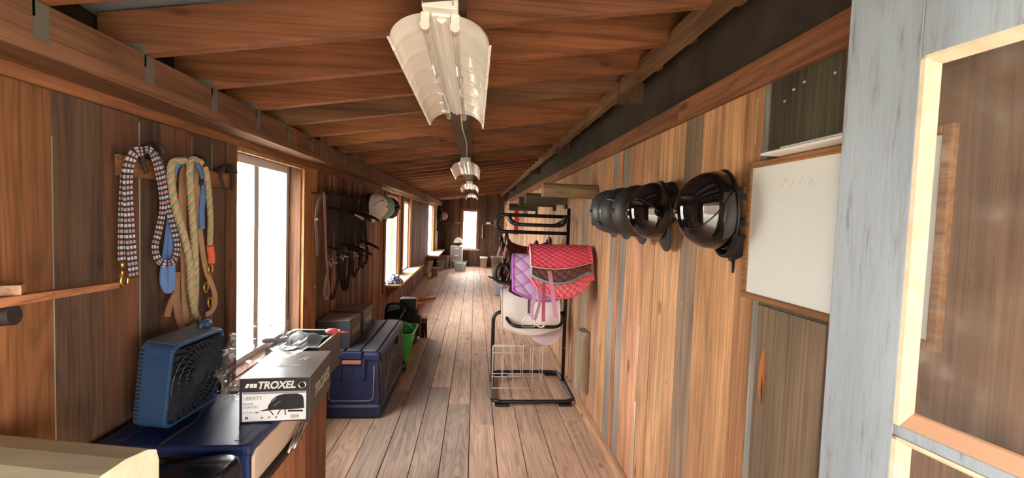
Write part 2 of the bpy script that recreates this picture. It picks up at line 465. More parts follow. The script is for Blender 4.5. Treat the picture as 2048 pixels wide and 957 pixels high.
# wear that belongs to the boards: a rotted patch, old paint slivers, nail heads
wr.prism([(1.262, .985), (1.276, 1.02), (1.279, 1.09), (1.268, 1.155), (1.258, 1.17), (1.254, 1.11), (1.249, 1.06), (1.253, 1.0)], XR-.001, XR+.006, 'x', tint=T(176, 112, 62))
wr.prism([(1.258, .99), (1.264, 1.03), (1.262, 1.08), (1.257, 1.05), (1.254, 1.01)], XR-.0016, XR+.0055, 'x', tint=T(60, 40, 30))
wr.box(XR-.0006, XR+.01, 2.262, 2.286, .02, .55, tint=T(232, 212, 190)); wr.box(XR-.0006, XR+.01, 2.266, 2.279, .55, .98, tint=T(222, 196, 170))
wr.box(XR-.0006, XR+.01, 1.365, 1.371, 1.83, 1.985, tint=T(206, 172, 136))
for yy, zz in ((1.205, 1.965), (1.165, 1.975), (1.06, 1.965), (1.24, 1.94), (1.75, 1.9), (2.0, 1.88), (1.81, 1.2), (1.5, 1.95), (2.4, 1.93), (2.7, 1.4), (1.92, .8), (3.1, 1.4)): wr.box(XR-.0008, XR+.008, yy-.003, yy+.003, zz-.003, zz+.003, tint=T(214, 210, 204))
wr.m = 1; wr.box(XR+.023, XR+.06, YN, YF, -.05, 2.75)
struct('wall_right', wr, [M_wallR, M_dark])
fe = MB(); fe.box(XR+.012, XR+.022, YN, YF, 2.06, 2.75); struct('trim_2', fe, M_felt)
h = MB()
for a, b_ in ((YN, 1.9), (1.9, 5.6), (5.6, 9.6), (9.6, YF)):
    h.box(XR-.018, XR-.001, a+.001, b_-.001, 2.015, 2.107, tint=T(140, 92, 64, .08))
struct('trim_3', h, M_beam)
h = MB()                                                  # plate under the rafters on the right, held off the felt by blocks
for a, b_ in ((YN, 2.40), (2.44, 5.9), (5.9, YF)):
    h.box(.80, .84, a, b_, 2.285, 2.37, tint=T(126, 92, 66, .06))
for yy in (.6, 2.40, 4.3, 6.3, 8.3, 10.3, 12.3):
    h.box(.80, XR+.012, yy, yy+.04, 2.24, 2.36, tint=T(104, 78, 58))
struct('beam_right', h, M_beam)

# baseboards
h = MB()
for a, b_ in ((YN, 4.6), (4.6, 9), (9, YF)):
    h.hexa([(.893, a, 0), (XR, a, 0), (XR, b_, 0), (.893, b_, 0), (.905, a, .06), (XR, a, .066), (XR, b_, .066), (.905, b_, .06)], tint=T(188, 146, 112, .05))
struct('baseboard_right', h, M_beam)
h = MB()
for a, b_ in ((3.3, 7), (7, YF)):
    h.box(XL, -1.165, a, b_, 0, .075, tint=T(150, 112, 86, .05))
struct('baseboard_left', h, M_beam)

# far wall with its window, near wall with the doorway the photo is taken from
fw = MB(); x = XL
fx0, fx1, fz0, fz1 = -.385, .07, .56, 1.785
xs = [XL]
while xs[-1] < XR:
    nx = xs[-1] + random.choice([.1, .14, .18, .12])
    for e in (fx0, fx1):
        if xs[-1] < e - 1e-6 and nx > e - .04: nx = e
    xs.append(min(nx, XR))
for a, b_ in zip(xs, xs[1:]):
    zs = [(-.05, 2.5)]
    if fx0 < (a+b_)/2 < fx1: zs = [(-.05, fz0), (fz1, 2.5)]
    t = T(*random.choice([(92, 68, 54), (80, 60, 50), (104, 78, 60), (72, 56, 48)]), .05)
    for z0, z1 in zs: fw.box(a+.001, b_-.001, YF-random.uniform(0, .004), YF+.02, z0, z1, tint=t)
fw.m = 1
for q in ((XL-.1, fx0, -.05, 2.75), (fx1, XR+.06, -.05, 2.75), (fx0, fx1, -.05, fz0), (fx0, fx1, fz1, 2.75)): fw.box(q[0], q[1], YF+.021, YF+.05, q[2], q[3])
struct('wall_far', fw, [M_far, M_dark])
h = MB(); t = T(120, 82, 62)
h.box(fx0-.07, fx0, YF-.025, YF-.004, fz0-.06, fz1+.07, tint=t); h.box(fx1, fx1+.07, YF-.025, YF-.004, fz0-.06, fz1+.07, tint=t)
h.box(fx0, fx1, YF-.025, YF-.004, fz1, fz1+.07, tint=t); h.box(fx0-.07, fx1+.09, YF-.05, YF-.004, fz0-.045, fz0, tint=T(190, 165, 150))
struct('trim_4', h, M_trimz)
h = MB(); t = T(104, 76, 60)
h.box(XL+.02, fx0-.07, YF-.03, YF-.004, 1.335, 1.375, tint=t); h.box(fx1+.07, XR-.02, YF-.03, YF-.004, 1.335, 1.375, tint=t)
struct('trim_5', h, wood('far_ledge_lumber', 'x'))
nw = MB()
nw.box(XL-.05, -.42, YN-.05, YN, -.05, 2.75, tint=T(120, 84, 60)); nw.box(-.42, XR, YN-.05, YN, 2.07, 2.75, tint=T(120, 84, 60))
struct('wall_near', nw, M_wallL)

def window(n, axis, p0, p1, z0, z1, depth, mull, mk=1.0):
    """sliding sash window set back in the wall; axis x: in the left wall, axis y: in the far wall"""
    f = MB(); g = .028*min(mk, 1.4)
    def bx(mb, a, b_, c, d, t0, t1):
        if axis == 'x': mb.box(depth-t1, depth-t0, a, b_, c, d)
        else: mb.box(a, b_, depth+t0, depth+t1, c, d)
    bx(f, p0, p0+g, z0, z1, 0, .05); bx(f, p1-g, p1, z0, z1, 0, .05)
    bx(f, p0+g, p1-g, z1-g-.012, z1, 0, .05); bx(f, p0+g, p1-g, z0, z0+g, 0, .05)
    o = struct('window_%d' % n, f, M_alu, bevel=.003)
    lo = p0+g
    for k, mm in enumerate(list(mull)+[None]):
        hi = p1-g if mm is None else mm
        if mm is not None:
            m_ = MB(); bx(m_, mm-.021*mk, mm-.005*mk, z0+g, z1-g-.012, .004, .03); bx(m_, mm+.005*mk, mm+.02*mk, z0+g, z1-g-.012, .016, .044); bx(m_, mm-.005*mk, mm+.005*mk, z0+g, z1-g-.012, .02, .03)
            obj('mullion', m_, M_alu, o)
        pm = MB(); bx(pm, lo, hi, z0+g, z1-g-.012, .022, .026); obj('pane', pm, M_glass, o)
        lo = hi
    return o
window(1, 'x', 2.245, 3.05, .69, 1.86, XL-.075, (2.635,), 1.9)
window(2, 'x', 5.87, 6.79, .60, 1.83, XL-.012, (6.33,))
window(3, 'x', 7.30, 7.88, .60, 1.80, XL-.012, ())
window(4, 'x', 11.2, 12.25, .52, 1.88, XL-.012, (11.7,))
window(5, 'y', fx0, fx1, fz0, fz1, YF+.02, ())
# jamb linings and casings
def jamb(n, a, b_, z0, z1, cas, tint):
    j = MB(); t = T(*tint)
    j.box(XL-.125, XL+.001, a-.012, a+.003, z0, z1, tint=t); j.box(XL-.125, XL+.001, b_-.003, b_+.012, z0, z1, tint=t)
    j.box(XL-.125, XL+.001, a, b_, z1-.003, z1+.012, tint=t); j.box(XL-.125, XL+.001, a, b_, z0-.012, z0+.003, tint=t)
    for (c0, c1, q0, q1, d, tt) in cas: j.box(XL+.0005, XL+d, c0, c1, q0, q1, tint=T(*tt, .04))
    struct('trim_%d' % n, j, M_trimz)
jamb(6, 2.245, 3.05, .69, 1.86, [(2.17, 2.238, .5, 1.867, .016, (120, 82, 58)), (3.058, 3.30, .0, 1.867, .022, (176, 122, 82)), (2.238, 3.058, .60, .685, .02, (150, 110, 80)), (2.24, 3.055, 1.845, 1.867, .02, (170, 130, 92))], (112, 80, 60))
jamb(7, 5.87, 6.79, .60, 1.83, [(6.80, 6.93, .6, 1.86, .014, (190, 132, 88)), (5.75, 5.86, .5, 1.86, .016, (130, 90, 62))], (150, 106, 74))
jamb(8, 7.30, 7.88, .60, 1.80, [(7.19, 7.29, .6, 1.86, .010, (150, 104, 74)), (7.89, 8.1, .6, 1.86, .025, (196, 140, 96))], (150, 106, 74))
jamb(9, 11.2, 12.25, .52, 1.88, [(12.26, 12.45, .5, 1.9, .025, (196, 146, 104)), (12.7, 13.5, .4, 1.92, .05, (186, 168, 140))], (160, 112, 80))
h = MB(); h.box(XL+.019, XL+.04, 5.43, 7.28, 1.875, 1.955, tint=T(196, 186, 172)); h.box(XL+.019, XL+.034, 7.30, 9.2, 1.86, 1.94, tint=T(172, 140, 108)); h.box(XL+.019, XL+.034, 9.22, 13.3, 1.87, 1.93, tint=T(160, 124, 94))
struct('trim_10', h, M_beam)

# window shelves
def shelf(name, y0, y1, z, dep, label, brk):
    t = thing(name, label, 'shelf', (XL, y0, z))
    s_ = MB(); s_.box(XL-.06, XL+dep, y0, y1, z-.03, z, tint=T(196, 160, 124)); obj('shelf_board', s_, M_beam, t, bevel=.003)
    for yy in brk:
        q = MB(); q.prism([(XL+.003, z-.031), (XL+dep-.03, z-.031), (XL+.003, z-.031-dep*.85)], yy, yy+.03, 'y', tint=T(130, 92, 66)); obj('bracket', q, M_trimz, t)
shelf('window_shelf', 5.86, 8.55, .60, .215, 'long pale wooden shelf under the pair of narrow windows', (6.02, 7.2, 8.2))
shelf('window_shelf', 10.8, 13.2, .56, .30, 'pale wooden shelf under the far window of the left wall', (11.0, 12.6))

# rafters
ZB = lambda X: 2.03 + .16*(X+1.06)
rcol = [(150, 94, 62), (120, 84, 62), (140, 88, 58), (146, 92, 60), (134, 86, 60), (142, 88, 58)]
for i in range(38):
    y0 = 1.12 + .34*(i-3)
    if y0 > YF-.06: break
    q = MB(); x0, x1 = -1.19, .935
    t = T(*rcol[i % 6], .10)
    p = [(x0, y0), (x1, y0), (x1, y0+.04), (x0, y0+.04)]
    q.hexa([(X, Y, ZB(X)) for X, Y in p] + [(X, Y, ZB(X)+.14) for X, Y in p], tint=t)
    o = struct('rafter', q, M_raft, bevel=.002)
    if i < 14:
        k = MB(); k.box(-1.049, -1.046, y0-.004, y0+.032, 1.94, 2.028); k.box(-1.10, -1.046, y0-.004, y0-.001, 1.99, 2.06)
        obj('metal_tie', k, M_tie, o)
cl = MB(); nseg = 120
ys = [YN-.2 + (YF+.3-YN)*k/nseg for k in range(nseg+1)]
for X0, X1 in ((-1.4, 1.2),):
    for k in range(nseg):
        a, b_ = ys[k], ys[k+1]; za, zb = (.012 if k % 2 else 0), (.0 if k % 2 else .012)
        c = ZB(X0)+.146; d = ZB(X1)+.146
        cl.hexa([(X0, a, c+za), (X1, a, d+za), (X1, b_, d+zb), (X0, b_, c+zb), (X0, a, c+.03), (X1, a, d+.03), (X1, b_, d+.03), (X0, b_, c+.03)])
struct('ceiling', cl, M_tin)
pk = MB(); pk.hexa([(X, Y, ZB(X)-.022) for X, Y in ((-.165, .2), (-.045, .2), (-.045, 7), (-.165, 7))] + [(X, Y, ZB(X)-.001) for X, Y in ((-.165, .2), (-.045, .2), (-.045, 7), (-.165, 7))], tint=T(84, 66, 54))
struct('trim_11', pk, M_beam)
po = MB(); po.box(-3.4, 3.4, YN-3.6, YN-.06, 2.40, 2.47, tint=T(120, 90, 66)); struct('ceiling_sky_blocker', po, M_beam)  # unseen roof added outside to cut the daylight entering the doorway
bw = MB()
for k in range(40): bw.box(-6+.3*k, -5.7+.3*k-.004, -8.05, -8.0+.004*(k % 3), -.5, 3.6, tint=T(150, 138, 126, .1))
struct('wall_sky_blocker', bw, M_wallL)  # unseen wall added beyond the doorway to dim the light near the camera
gd = MB(); gd.box(-60, 60, -60, 80, -.6, -.5); struct('ground', gd, M_ground)

# ------------------------------------------------------------------ light: overcast daylight through windows and doorway
w = bpy.data.worlds.new('overcast_sky'); SC.world = w; w.use_nodes = True
nt = w.node_tree; bg = nt.nodes['Background']; bg.inputs[0].default_value = (1.0, .985, .97, 1); bg.inputs[1].default_value = 21.0
w.cycles.sampling_method = 'MANUAL' if hasattr(w.cycles, 'sampling_method') else 'AUTOMATIC'
def portal(name, loc, sx, sy, rot):
    l = bpy.data.lights.new(name, 'AREA'); l.shape = 'RECTANGLE'; l.size = sx; l.size_y = sy; l.cycles.is_portal = True
    o = bpy.data.objects.new(name, l); C.objects.link(o); o.location = loc; o.rotation_euler = rot; return o
for k, (a, b_, z0, z1) in enumerate(openings):
    portal('sky_portal', (XL-.15, (a+b_)/2, (z0+z1)/2), b_-a, z1-z0, Euler((R(90), 0, R(-90))))
portal('sky_portal', ((fx0+fx1)/2, YF+.1, (fz0+fz1)/2), fx1-fx0, fz1-fz0, Euler((R(-90), 0, 0)))
portal('sky_portal', ((XR-.42)/2, YN-.06, 1.03), XR+.42, 2.08, Euler((R(90), 0, 0)))
vs = SC.view_settings; vs.view_transform = 'Standard'; vs.look = 'None'; vs.gamma = 1; vs.use_curve_mapping = False; vs.exposure = 0.68
SC.cycles.max_bounces = 10; SC.cycles.diffuse_bounces = 7; SC.cycles.transparent_max_bounces = 24; SC.cycles.glossy_bounces = 4
SC.cycles.use_denoising = True; SC.cycles.sample_clamp_indirect = 8; SC.cycles.caustics_reflective = False; SC.cycles.caustics_refractive = False
# ------------------------------------------------------------------ materials for the things
M_tint = tinted('painted_plain', .6)
M_tintg = tinted('painted_glossy', .3, .5)
M_black = plain('black_paint', srgb(22, 22, 24), .35, spec=.5)
M_gloss = plain('glossy_black_shell', srgb(12, 13, 15), .08, spec=.6, coat=.6)
M_matte = plain('matte_black_shell', srgb(34, 34, 35), .5, noise=.5, nscale=18, col2=srgb(70, 68, 66))
M_web = plain('black_webbing', srgb(20, 20, 22), .8)
M_leather = plain('dark_leather', srgb(46, 32, 27), .6, spec=.2, noise=.6, nscale=20, col2=srgb(26, 21, 20))
M_leatherB = plain('black_leather', srgb(26, 22, 21), .6, spec=.2, noise=.4, nscale=20, col2=srgb(52, 44, 40))
M_leatherT = plain('tan_leather', srgb(150, 112, 84), .6, noise=.6, nscale=15, col2=srgb(96, 66, 50))
M_redleather = plain('oxblood_leather', srgb(108, 40, 36), .38, noise=.6, nscale=14, col2=srgb(60, 24, 24))
M_steel = plain('steel', (.62, .6, .56), .28, 1)
M_iron = plain('rusty_iron', srgb(40, 34, 31), .7, .3, noise=.6, nscale=30, col2=srgb(70, 48, 36))
M_brass = plain('brass', srgb(212, 170, 90), .3, 1)
M_whitep = plain('white_plastic', srgb(236, 232, 226), .4)
M_wire = plain('white_coated_wire', srgb(214, 206, 198), .45)
M_greyp = plain('grey_plastic', srgb(176, 170, 164), .55, noise=.3, nscale=6)
M_peg = wood('weathered_peg', 'x', across=18, ring=3, dirt=.3, dirtcol=srgb(120, 108, 94), patch=.4)
M_pegz = wood('weathered_post', 'z', across=14, ring=3, dirt=.3, dirtcol=srgb(150, 138, 120), patch=.4)
M_oak = wood('oak_frame', 'y', across=30, ring=3, patch=.2)
M_rail = wood('hook_rail_wood', 'y', across=18, ring=3, patch=.4)

def fade_ribs(name, col, rough, scale):
    return plain(name, col, rough)

# ------------------------------------------------------------------ shop lights
M_refl = plain('white_reflector', srgb(250, 246, 240), .25, spec=.6)
_nt = M_refl.node_tree; _b = [n for n in _nt.nodes if n.type == 'BSDF_PRINCIPLED'][0]
_b.inputs['Coat Weight'].default_value = .3
M_tube = clear('glass_tube', (.96, .97, .97), gloss=.12, dust=.28, dustcol=(.95, .93, .9))
M_amber = plain('amber_socket', srgb(206, 158, 92), .4)
def shop_light(x, y0, z, label, L=1.16, roll=0.0):
    t = thing('shop_light', label, 'light fixture', (x, y0, z), 'white tube shop lights down the ceiling')
    W = .143
    def section(sgn):
        out = []
        for k in range(13):
            a = k/12
            th = R(8 + 78*a)
            out.append((sgn*(.024 + (W-.024)*math.sin(th)/math.sin(R(86))), .062 - .075*(1-math.cos(th))/(1-math.cos(R(86))) ))
        return out
    for sgn in (-1, 1):
        m = MB(); pf = section(sgn)
        n = 56
        rings = []
        for j in range(n+1):
            yy = y0 + L*j/n; rib = .0045 if j % 8 == 4 else 0
            rings.append([Vector((x+px*(1-rib*3), yy, z+pz-rib)) for px, pz in pf])
        b0 = len(m.v); m.loft(rings, False, False, True)
        rings2 = [[q + Vector((sgn*.0015, 0, .004)) for q in rg][::-1] for rg in rings]
        m.loft(rings2, False, False, True)
        lip = [[rg[-1] + Vector((sgn*.000, 0, 0)), rg[-1] + Vector((sgn*.008, 0, -.003)), rg[-1] + Vector((sgn*.008, 0, .003))] for rg in rings]
        m.loft(lip, True, True, False)
        obj('reflector_wing', m, M_refl, t)
    m = MB(); m.box(x-.026, x+.026, y0+.0, y0+L, z+.0585, z+.066)
    m.prism([(x-.016, z+.058), (x+.016, z+.058), (x, z+.046)], y0+.02, y0+L-.02, 'y'); obj('centre_ridge', m, M_refl, t)
    m = MB(); m.box(x-.052, x+.05, y0-.035, y0+.05, z+.066, z+.105); m.box(x-.046, x+.044, y0+.05, y0+L, z+.066, z+.098); hs = obj('ballast_housing', m, M_whitep, t, bevel=.003)
    m = MB()
    for dx, dz in ((-.03, .088), (-.01, .09), (.01, .088)): m.tube([(x+dx, y0-.0352, z+dz), (x+dx, y0-.0362, z+dz)], .004, 8)
    obj('screw', m, M_steel, hs)
    for dx in (-.045, .042):
        m = MB(); m.tube([(x+dx, y0+.035, z+.032), (x+dx, y0+L-.01, z+.032)], .0125, 14); tb = obj('glass_tube', m, M_tube, t)
        m = MB(); m.box(x+dx-.012, x+dx+.012, y0-.004, y0+.006, z+.028, z+.066); m.tube([(x+dx, y0-.005, z+.031), (x+dx, y0+.006, z+.031)], .0145, 14); obj('lamp_socket', m, M_whitep, t)
        m = MB(); m.box(x+dx-.0075, x+dx+.0075, y0+.006, y0+.055, z+.026, z+.038); obj('amber_pin_block', m, M_amber, tb)
    m = MB(); m.tube(smooth_path([(x+.036, y0-.03, z+.075), (x+.037, y0-.042, z+.085), (x+.036, y0-.038, z+.10), (x+.04, y0-.03, z+.125)], 5), .0022, 6); obj('pull_chain', m, M_steel, t)
    t.rotation_euler = (0, roll, 0)
    return t
shop_light(-.118, 1.28, 2.075, 'nearest and largest white shop light, hung overhead with two clear tubes', roll=R(1.0))
shop_light(-.112, 4.36, 2.055, 'second shop light from the front, a winged white fixture below the dark ceiling plank')
shop_light(-.108, 7.15, 2.055, 'third shop light from the front, small and white, further down the ceiling')
shop_light(-.100, 10.35, 2.055, 'farthest and smallest of the four white shop lights, near the end wall')
m = MB(); m.tube(smooth_path([(-.095, 2.46, 2.135), (-.10, 2.9, 2.148), (-.085, 3.5, 2.15), (-.095, 4.0, 2.15), (-.09, 4.33, 2.145)], 8), .005, 8)
tag(obj('power_cord', m, plain('pale_cord', srgb(196, 178, 150), .6)), 'thin pale power cord clipped under the dark ceiling plank between two shop lights', 'cord')

# ------------------------------------------------------------------ left wall: rail of horseshoe hooks with halters and ropes
HX = -1.14
t = thing('hook_rail', 'wooden rail with horseshoe hooks left of the big window', 'hook rail', (XL, 1.53, 1.69))
m = MB(); m.box(XL+.001, XL+.022, 1.532, 2.162, 1.652, 1.722, tint=T(140, 96, 66)); obj('rail_board', m, M_rail, t, bevel=.002)
def horseshoe(y, z, par, drop=.07):
    m = MB()
    m.tube(smooth_path([(XL+.02, y, z+.01), (XL+.07, y, z+.035), (XL+.10, y-.005, z+.03), (XL+.11, y, z+.0)], 5), [.009]*16, 8)
    for s in (-1, 1):
        m.tube(smooth_path([(XL+.065, y, z+.036), (XL+.07, y+s*.035, z+.015), (XL+.07, y+s*.045, z-.02), (XL+.075, y+s*.030, z-drop)], 5), [.008]*12 + [.007]*4, 8)
    return obj('horseshoe_hook', m, M_iron, par)
for yy, zz in ((1.60, 1.735), (1.83, 1.72), (2.05, 1.715)): horseshoe(yy, zz, t)

def weave_mat(name, a, b_, c, su=.011, sv=.018):
    m, nt, b, out = nmat(name); L = nt.links.new
    tc = N(nt, 'TexCoord'); sp = N(nt, 'SeparateXYZ'); L(tc.outputs['UV'], sp.inputs[0])
    def stripes(src, per, ph, duty):
        x = N(nt, 'Math', operation='MULTIPLY_ADD'); L(src, x.inputs[0]); x.inputs[1].default_value = 1/per; x.inputs[2].default_value = ph
        f = N(nt, 'Math', operation='FRACT'); L(x.outputs[0], f.inputs[0])
        g = N(nt, 'Math', operation='LESS_THAN'); L(f.outputs[0], g.inputs[0]); g.inputs[1].default_value = duty; return g.outputs[0]
    c1 = mixc(nt, 'MIX', stripes(sp.outputs[1], sv, 0, .42), a, b_)
    c2 = mixc(nt, 'MIX', stripes(sp.outputs[1], sv*2, .3, .25), c1, c)
    c3 = mixc(nt, 'MIX', stripes(sp.outputs[0], su, .5, .28), c2, b_)
    L(c3, b.inputs['Base Color']); b.inputs['Roughness'].default_value = .85; return m
M_plaid = weave_mat('plaid_webbing', srgb(170, 138, 136), srgb(38, 36, 48), srgb(184, 178, 178))
def P(u, v, X=HX): return onx(u, v, X)
def pxpath(pts, X=HX, n=7):
    return smooth_path([onx(p[0], p[1], p[2] if len(p) > 2 else X) for p in pts], n)
# plaid lead
t = thing('lead_strap', 'pink and navy plaid lead strap with a brass snap, looped over the first horseshoe hook', 'lead strap', tuple(P(290, 310)))
FX = Vector((1, -.25, 0))
m = MB(); m.strap(pxpath([(285, 306, -1.10), (262, 312, -1.10), (249, 350, -1.12), (244, 430, -1.14), (243, 500, -1.14), (244, 527, -1.14)]), .020, .004, FX)
m.strap(pxpath([(288, 303, -1.085), (268, 308, -1.085), (256, 350, -1.10), (258, 430, -1.12), (263, 500, -1.12), (268, 556, -1.12)]), .029, .004, FX)
m.strap(pxpath([(286, 300, -1.09), (304, 305, -1.09), (318, 350, -1.10), (326, 410, -1.11), (318, 460, -1.12), (310, 495, -1.12), (318, 522, -1.11), (335, 528, -1.10), (350, 518, -1.10), (355, 490, -1.10), (346, 450, -1.11), (335, 410, -1.12), (326, 350, -1.12), (308, 305, -1.11)]), .022, .004, FX)
obj('webbing', m, M_plaid, t)
c = P(244, 530, -1.135)
m = MB(); m.tube([c + Vector((0, 0, .012)), c + Vector((0, 0, -.012))], .008, 10); m.tube([c + Vector((0, 0, -.012)), c + Vector((0, 0, -.04))], .005, 8)
m.tube(smooth_path([c + Vector((0, 0, -.032)), c + Vector((0, -.006, -.055)), c + Vector((0, .004, -.072)), c + Vector((0, .02, -.066)), c + Vector((0, .022, -.045))], 6), .0045, 8)
m.tube([c + Vector((0, -.012, -.035)), c + Vector((0, .002, -.035))], .004, 8); obj('snap_hook', m, M_brass, t, label='brass snap hook')
# blue lead
M_blue = plain('blue_rope', srgb(96, 126, 176), .8, noise=.5, nscale=60, col2=srgb(70, 100, 160))
t = thing('lead_rope', 'light blue flat lead rope hanging behind the braided rope', 'lead rope', tuple(P(360, 330)))
m = MB(); m.strap(pxpath([(395, 330, -1.13), (375, 322, -1.12), (352, 330, -1.12), (343, 370, -1.13), (340, 450, -1.14), (331, 520, -1.145), (327, 560, -1.145), (334, 580, -1.14), (342, 572, -1.135), (343, 520, -1.13), (345, 450, -1.13)]), .026, .006, FX)
m.strap(pxpath([(392, 326, -1.12), (405, 345, -1.12), (408, 380, -1.13), (403, 420, -1.14), (404, 458, -1.14)]), .024, .006, FX)
obj('rope', m, M_blue, t)
# braided green and pink rope
M_rg = plain('green_strand', srgb(132, 152, 110), .85, noise=.3, nscale=80); M_rp = plain('pink_strand', srgb(190, 140, 116), .85, noise=.3, nscale=80)
def braid(path, r, pitch, mats=2, seg=7):
    path = [Vector(p) for p in path]; out = [MB(), MB()]
    # resample evenly
    d = [0]
    for a, b_ in zip(path, path[1:]): d.append(d[-1] + (b_-a).length)
    n = max(12, int(d[-1]/pitch*9)); cen = []
    for k in range(n+1):
        q = d[-1]*k/n; i = 0
        while i < len(d)-2 and d[i+1] < q: i += 1
        f = (q-d[i])/max(d[i+1]-d[i], 1e-9); cen.append(path[i].lerp(path[i+1], min(1, f)))
    for s in range(4):
        pts = []
        for k, p in enumerate(cen):
            tg = (cen[min(k+1, n)] - cen[max(k-1, 0)]).normalized()
            a = tg.cross(Vector((1, .01, .02))).normalized(); b2 = tg.cross(a)
            ph = 2*math.pi*(d[-1]*k/n/pitch + s/4)
            pts.append(p + (a*math.cos(ph) + b2*math.sin(ph))*r*.55)
        out[s % 2].tube(pts, r*.62, seg)
    return out
t = thing('lead_rope', 'thick green and pink twisted lead rope hanging from the middle horseshoe hook', 'lead rope', tuple(P(385, 320)))
paths = [pxpath([(395, 322, -1.09), (383, 320, -1.09), (380, 350, -1.08), (384, 420, -1.08), (389, 490, -1.09), (391, 560, -1.10), (388, 620, -1.12), (382, 676, -1.14)]),
         pxpath([(372, 322, -1.10), (346, 325, -1.11), (342, 355, -1.11), (350, 410, -1.11), (366, 465, -1.10), (379, 520, -1.09), (383, 580, -1.09), (389, 625, -1.10), (396, 640, -1.11)]),
         pxpath([(398, 322, -1.10), (410, 335, -1.10), (417, 380, -1.11), (421, 440, -1.12), (420, 490, -1.13), (424, 520, -1.13)])]
g_, p_ = MB(), MB()
for k, pth in enumerate(paths):
    o2 = braid(pth, .0115 if k < 2 else .010, .074)
    for src, dst in ((o2[0], g_), (o2[1], p_)):
        b0 = len(dst.v); dst.v += src.v; dst.f += [tuple(i+b0 for i in f) for f in src.f]; dst.t += src.t; dst.uv += src.uv; dst.sm += src.sm; dst.mi += src.mi
obj('green_strand', g_, M_rg, t, label='green strands'); obj('pink_strand', p_, M_rp, t, label='pink strands')
m = MB(); m.tube(pxpath([(420, 492, -1.125), (423, 515, -1.125), (422, 528, -1.125)]), .014, 8); obj('whipping', m, plain('orange_whipping', srgb(206, 96, 60), .8), t, label='orange whipped end')
# tan leather halter
t = thing('leather_halter', 'worn tan leather halter hanging behind the twisted rope', 'halter', tuple(P(380, 360)))
m = MB(); m.strap(pxpath([(378, 322, -1.15), (367, 350, -1.15), (365, 430, -1.15), (369, 520, -1.15), (371, 600, -1.14), (373, 648, -1.14)]), .030, .005, FX)
m.strap(pxpath([(392, 330, -1.15), (396, 400, -1.15), (402, 480, -1.15), (412, 540, -1.15), (427, 580, -1.15), (430, 605, -1.15), (424, 622, -1.15), (412, 630, -1.15)]), .022, .005, FX); obj('cheek_strap', m, plain('pale_tan_leather', srgb(176, 140, 104), .6, noise=.5, nscale=15, col2=srgb(120, 88, 64)), t)
m = MB(); m.strap(pxpath([(353, 545, -1.145), (352, 590, -1.14), (357, 630, -1.14), (366, 664, -1.14)]), .030, .005, FX); m.strap(pxpath([(352, 585, -1.13), (340, 610, -1.13), (334, 634, -1.13)]), .022, .005, FX); obj('crown_strap', m, M_leatherT, t)
for (u, v) in ((412, 575), (420, 605), (421, 540)):
    c = P(u, v, -1.13); m = MB(); m.tube([c + Vector((0, .014*math.cos(a), .022*math.sin(a))) for a in [2*math.pi*k/14 for k in range(14)]], .003, 7, closed=True); obj('buckle', m, M_brass, t)

# blanket rack sticking out near the left edge
t = thing('wall_rack', 'slim wooden rack arm on the left wall with a braced cross piece', 'rack', (XL, 1.1, 1.32))
M_stick = wood('rack_stick', 'y', across=24, ring=3, patch=.3)
a = onx(-40, 606, -1.06); b_ = onx(232, 570, -1.10); a.z -= .005
m = MB(); w2 = .016
ctr = [a, b_]; d = (b_-a).normalized(); sd = Vector((d.y, -d.x, 0)); up = Vector((0, 0, 1))
m.hexa([a-sd*w2-up*.012, a+sd*w2-up*.012, b_+sd*w2*.7-up*.010, b_-sd*w2*.7-up*.010, a-sd*w2+up*.012, a+sd*w2+up*.012, b_+sd*w2*.7+up*.008, b_-sd*w2*.7+up*.008], tint=T(166, 110, 76)); obj('arm', m, M_stick, t, bevel=.003)
m = MB(); c0 = a + d*.10; e0 = Vector((XL+.001, c0.y-.10, a.z+.0))
q = (e0-c0).normalized(); s2 = Vector((q.y, -q.x, 0))*.03
m.hexa([c0-s2+up*.013, c0+s2+up*.013, e0+s2+up*.013, e0-s2+up*.013, c0-s2+up*.036, c0+s2+up*.036, e0+s2+up*.036, e0-s2+up*.036], tint=T(178, 140, 112)); obj('cross_piece', m, M_stick, t)
m = MB(); m.tube([c0 + Vector((.0, -.02, -.035)), Vector((XL+.001, c0.y-.05, c0.z-.045))], .024, 12); obj('pipe', m, M_iron, t, label='dark round pipe under the arm')

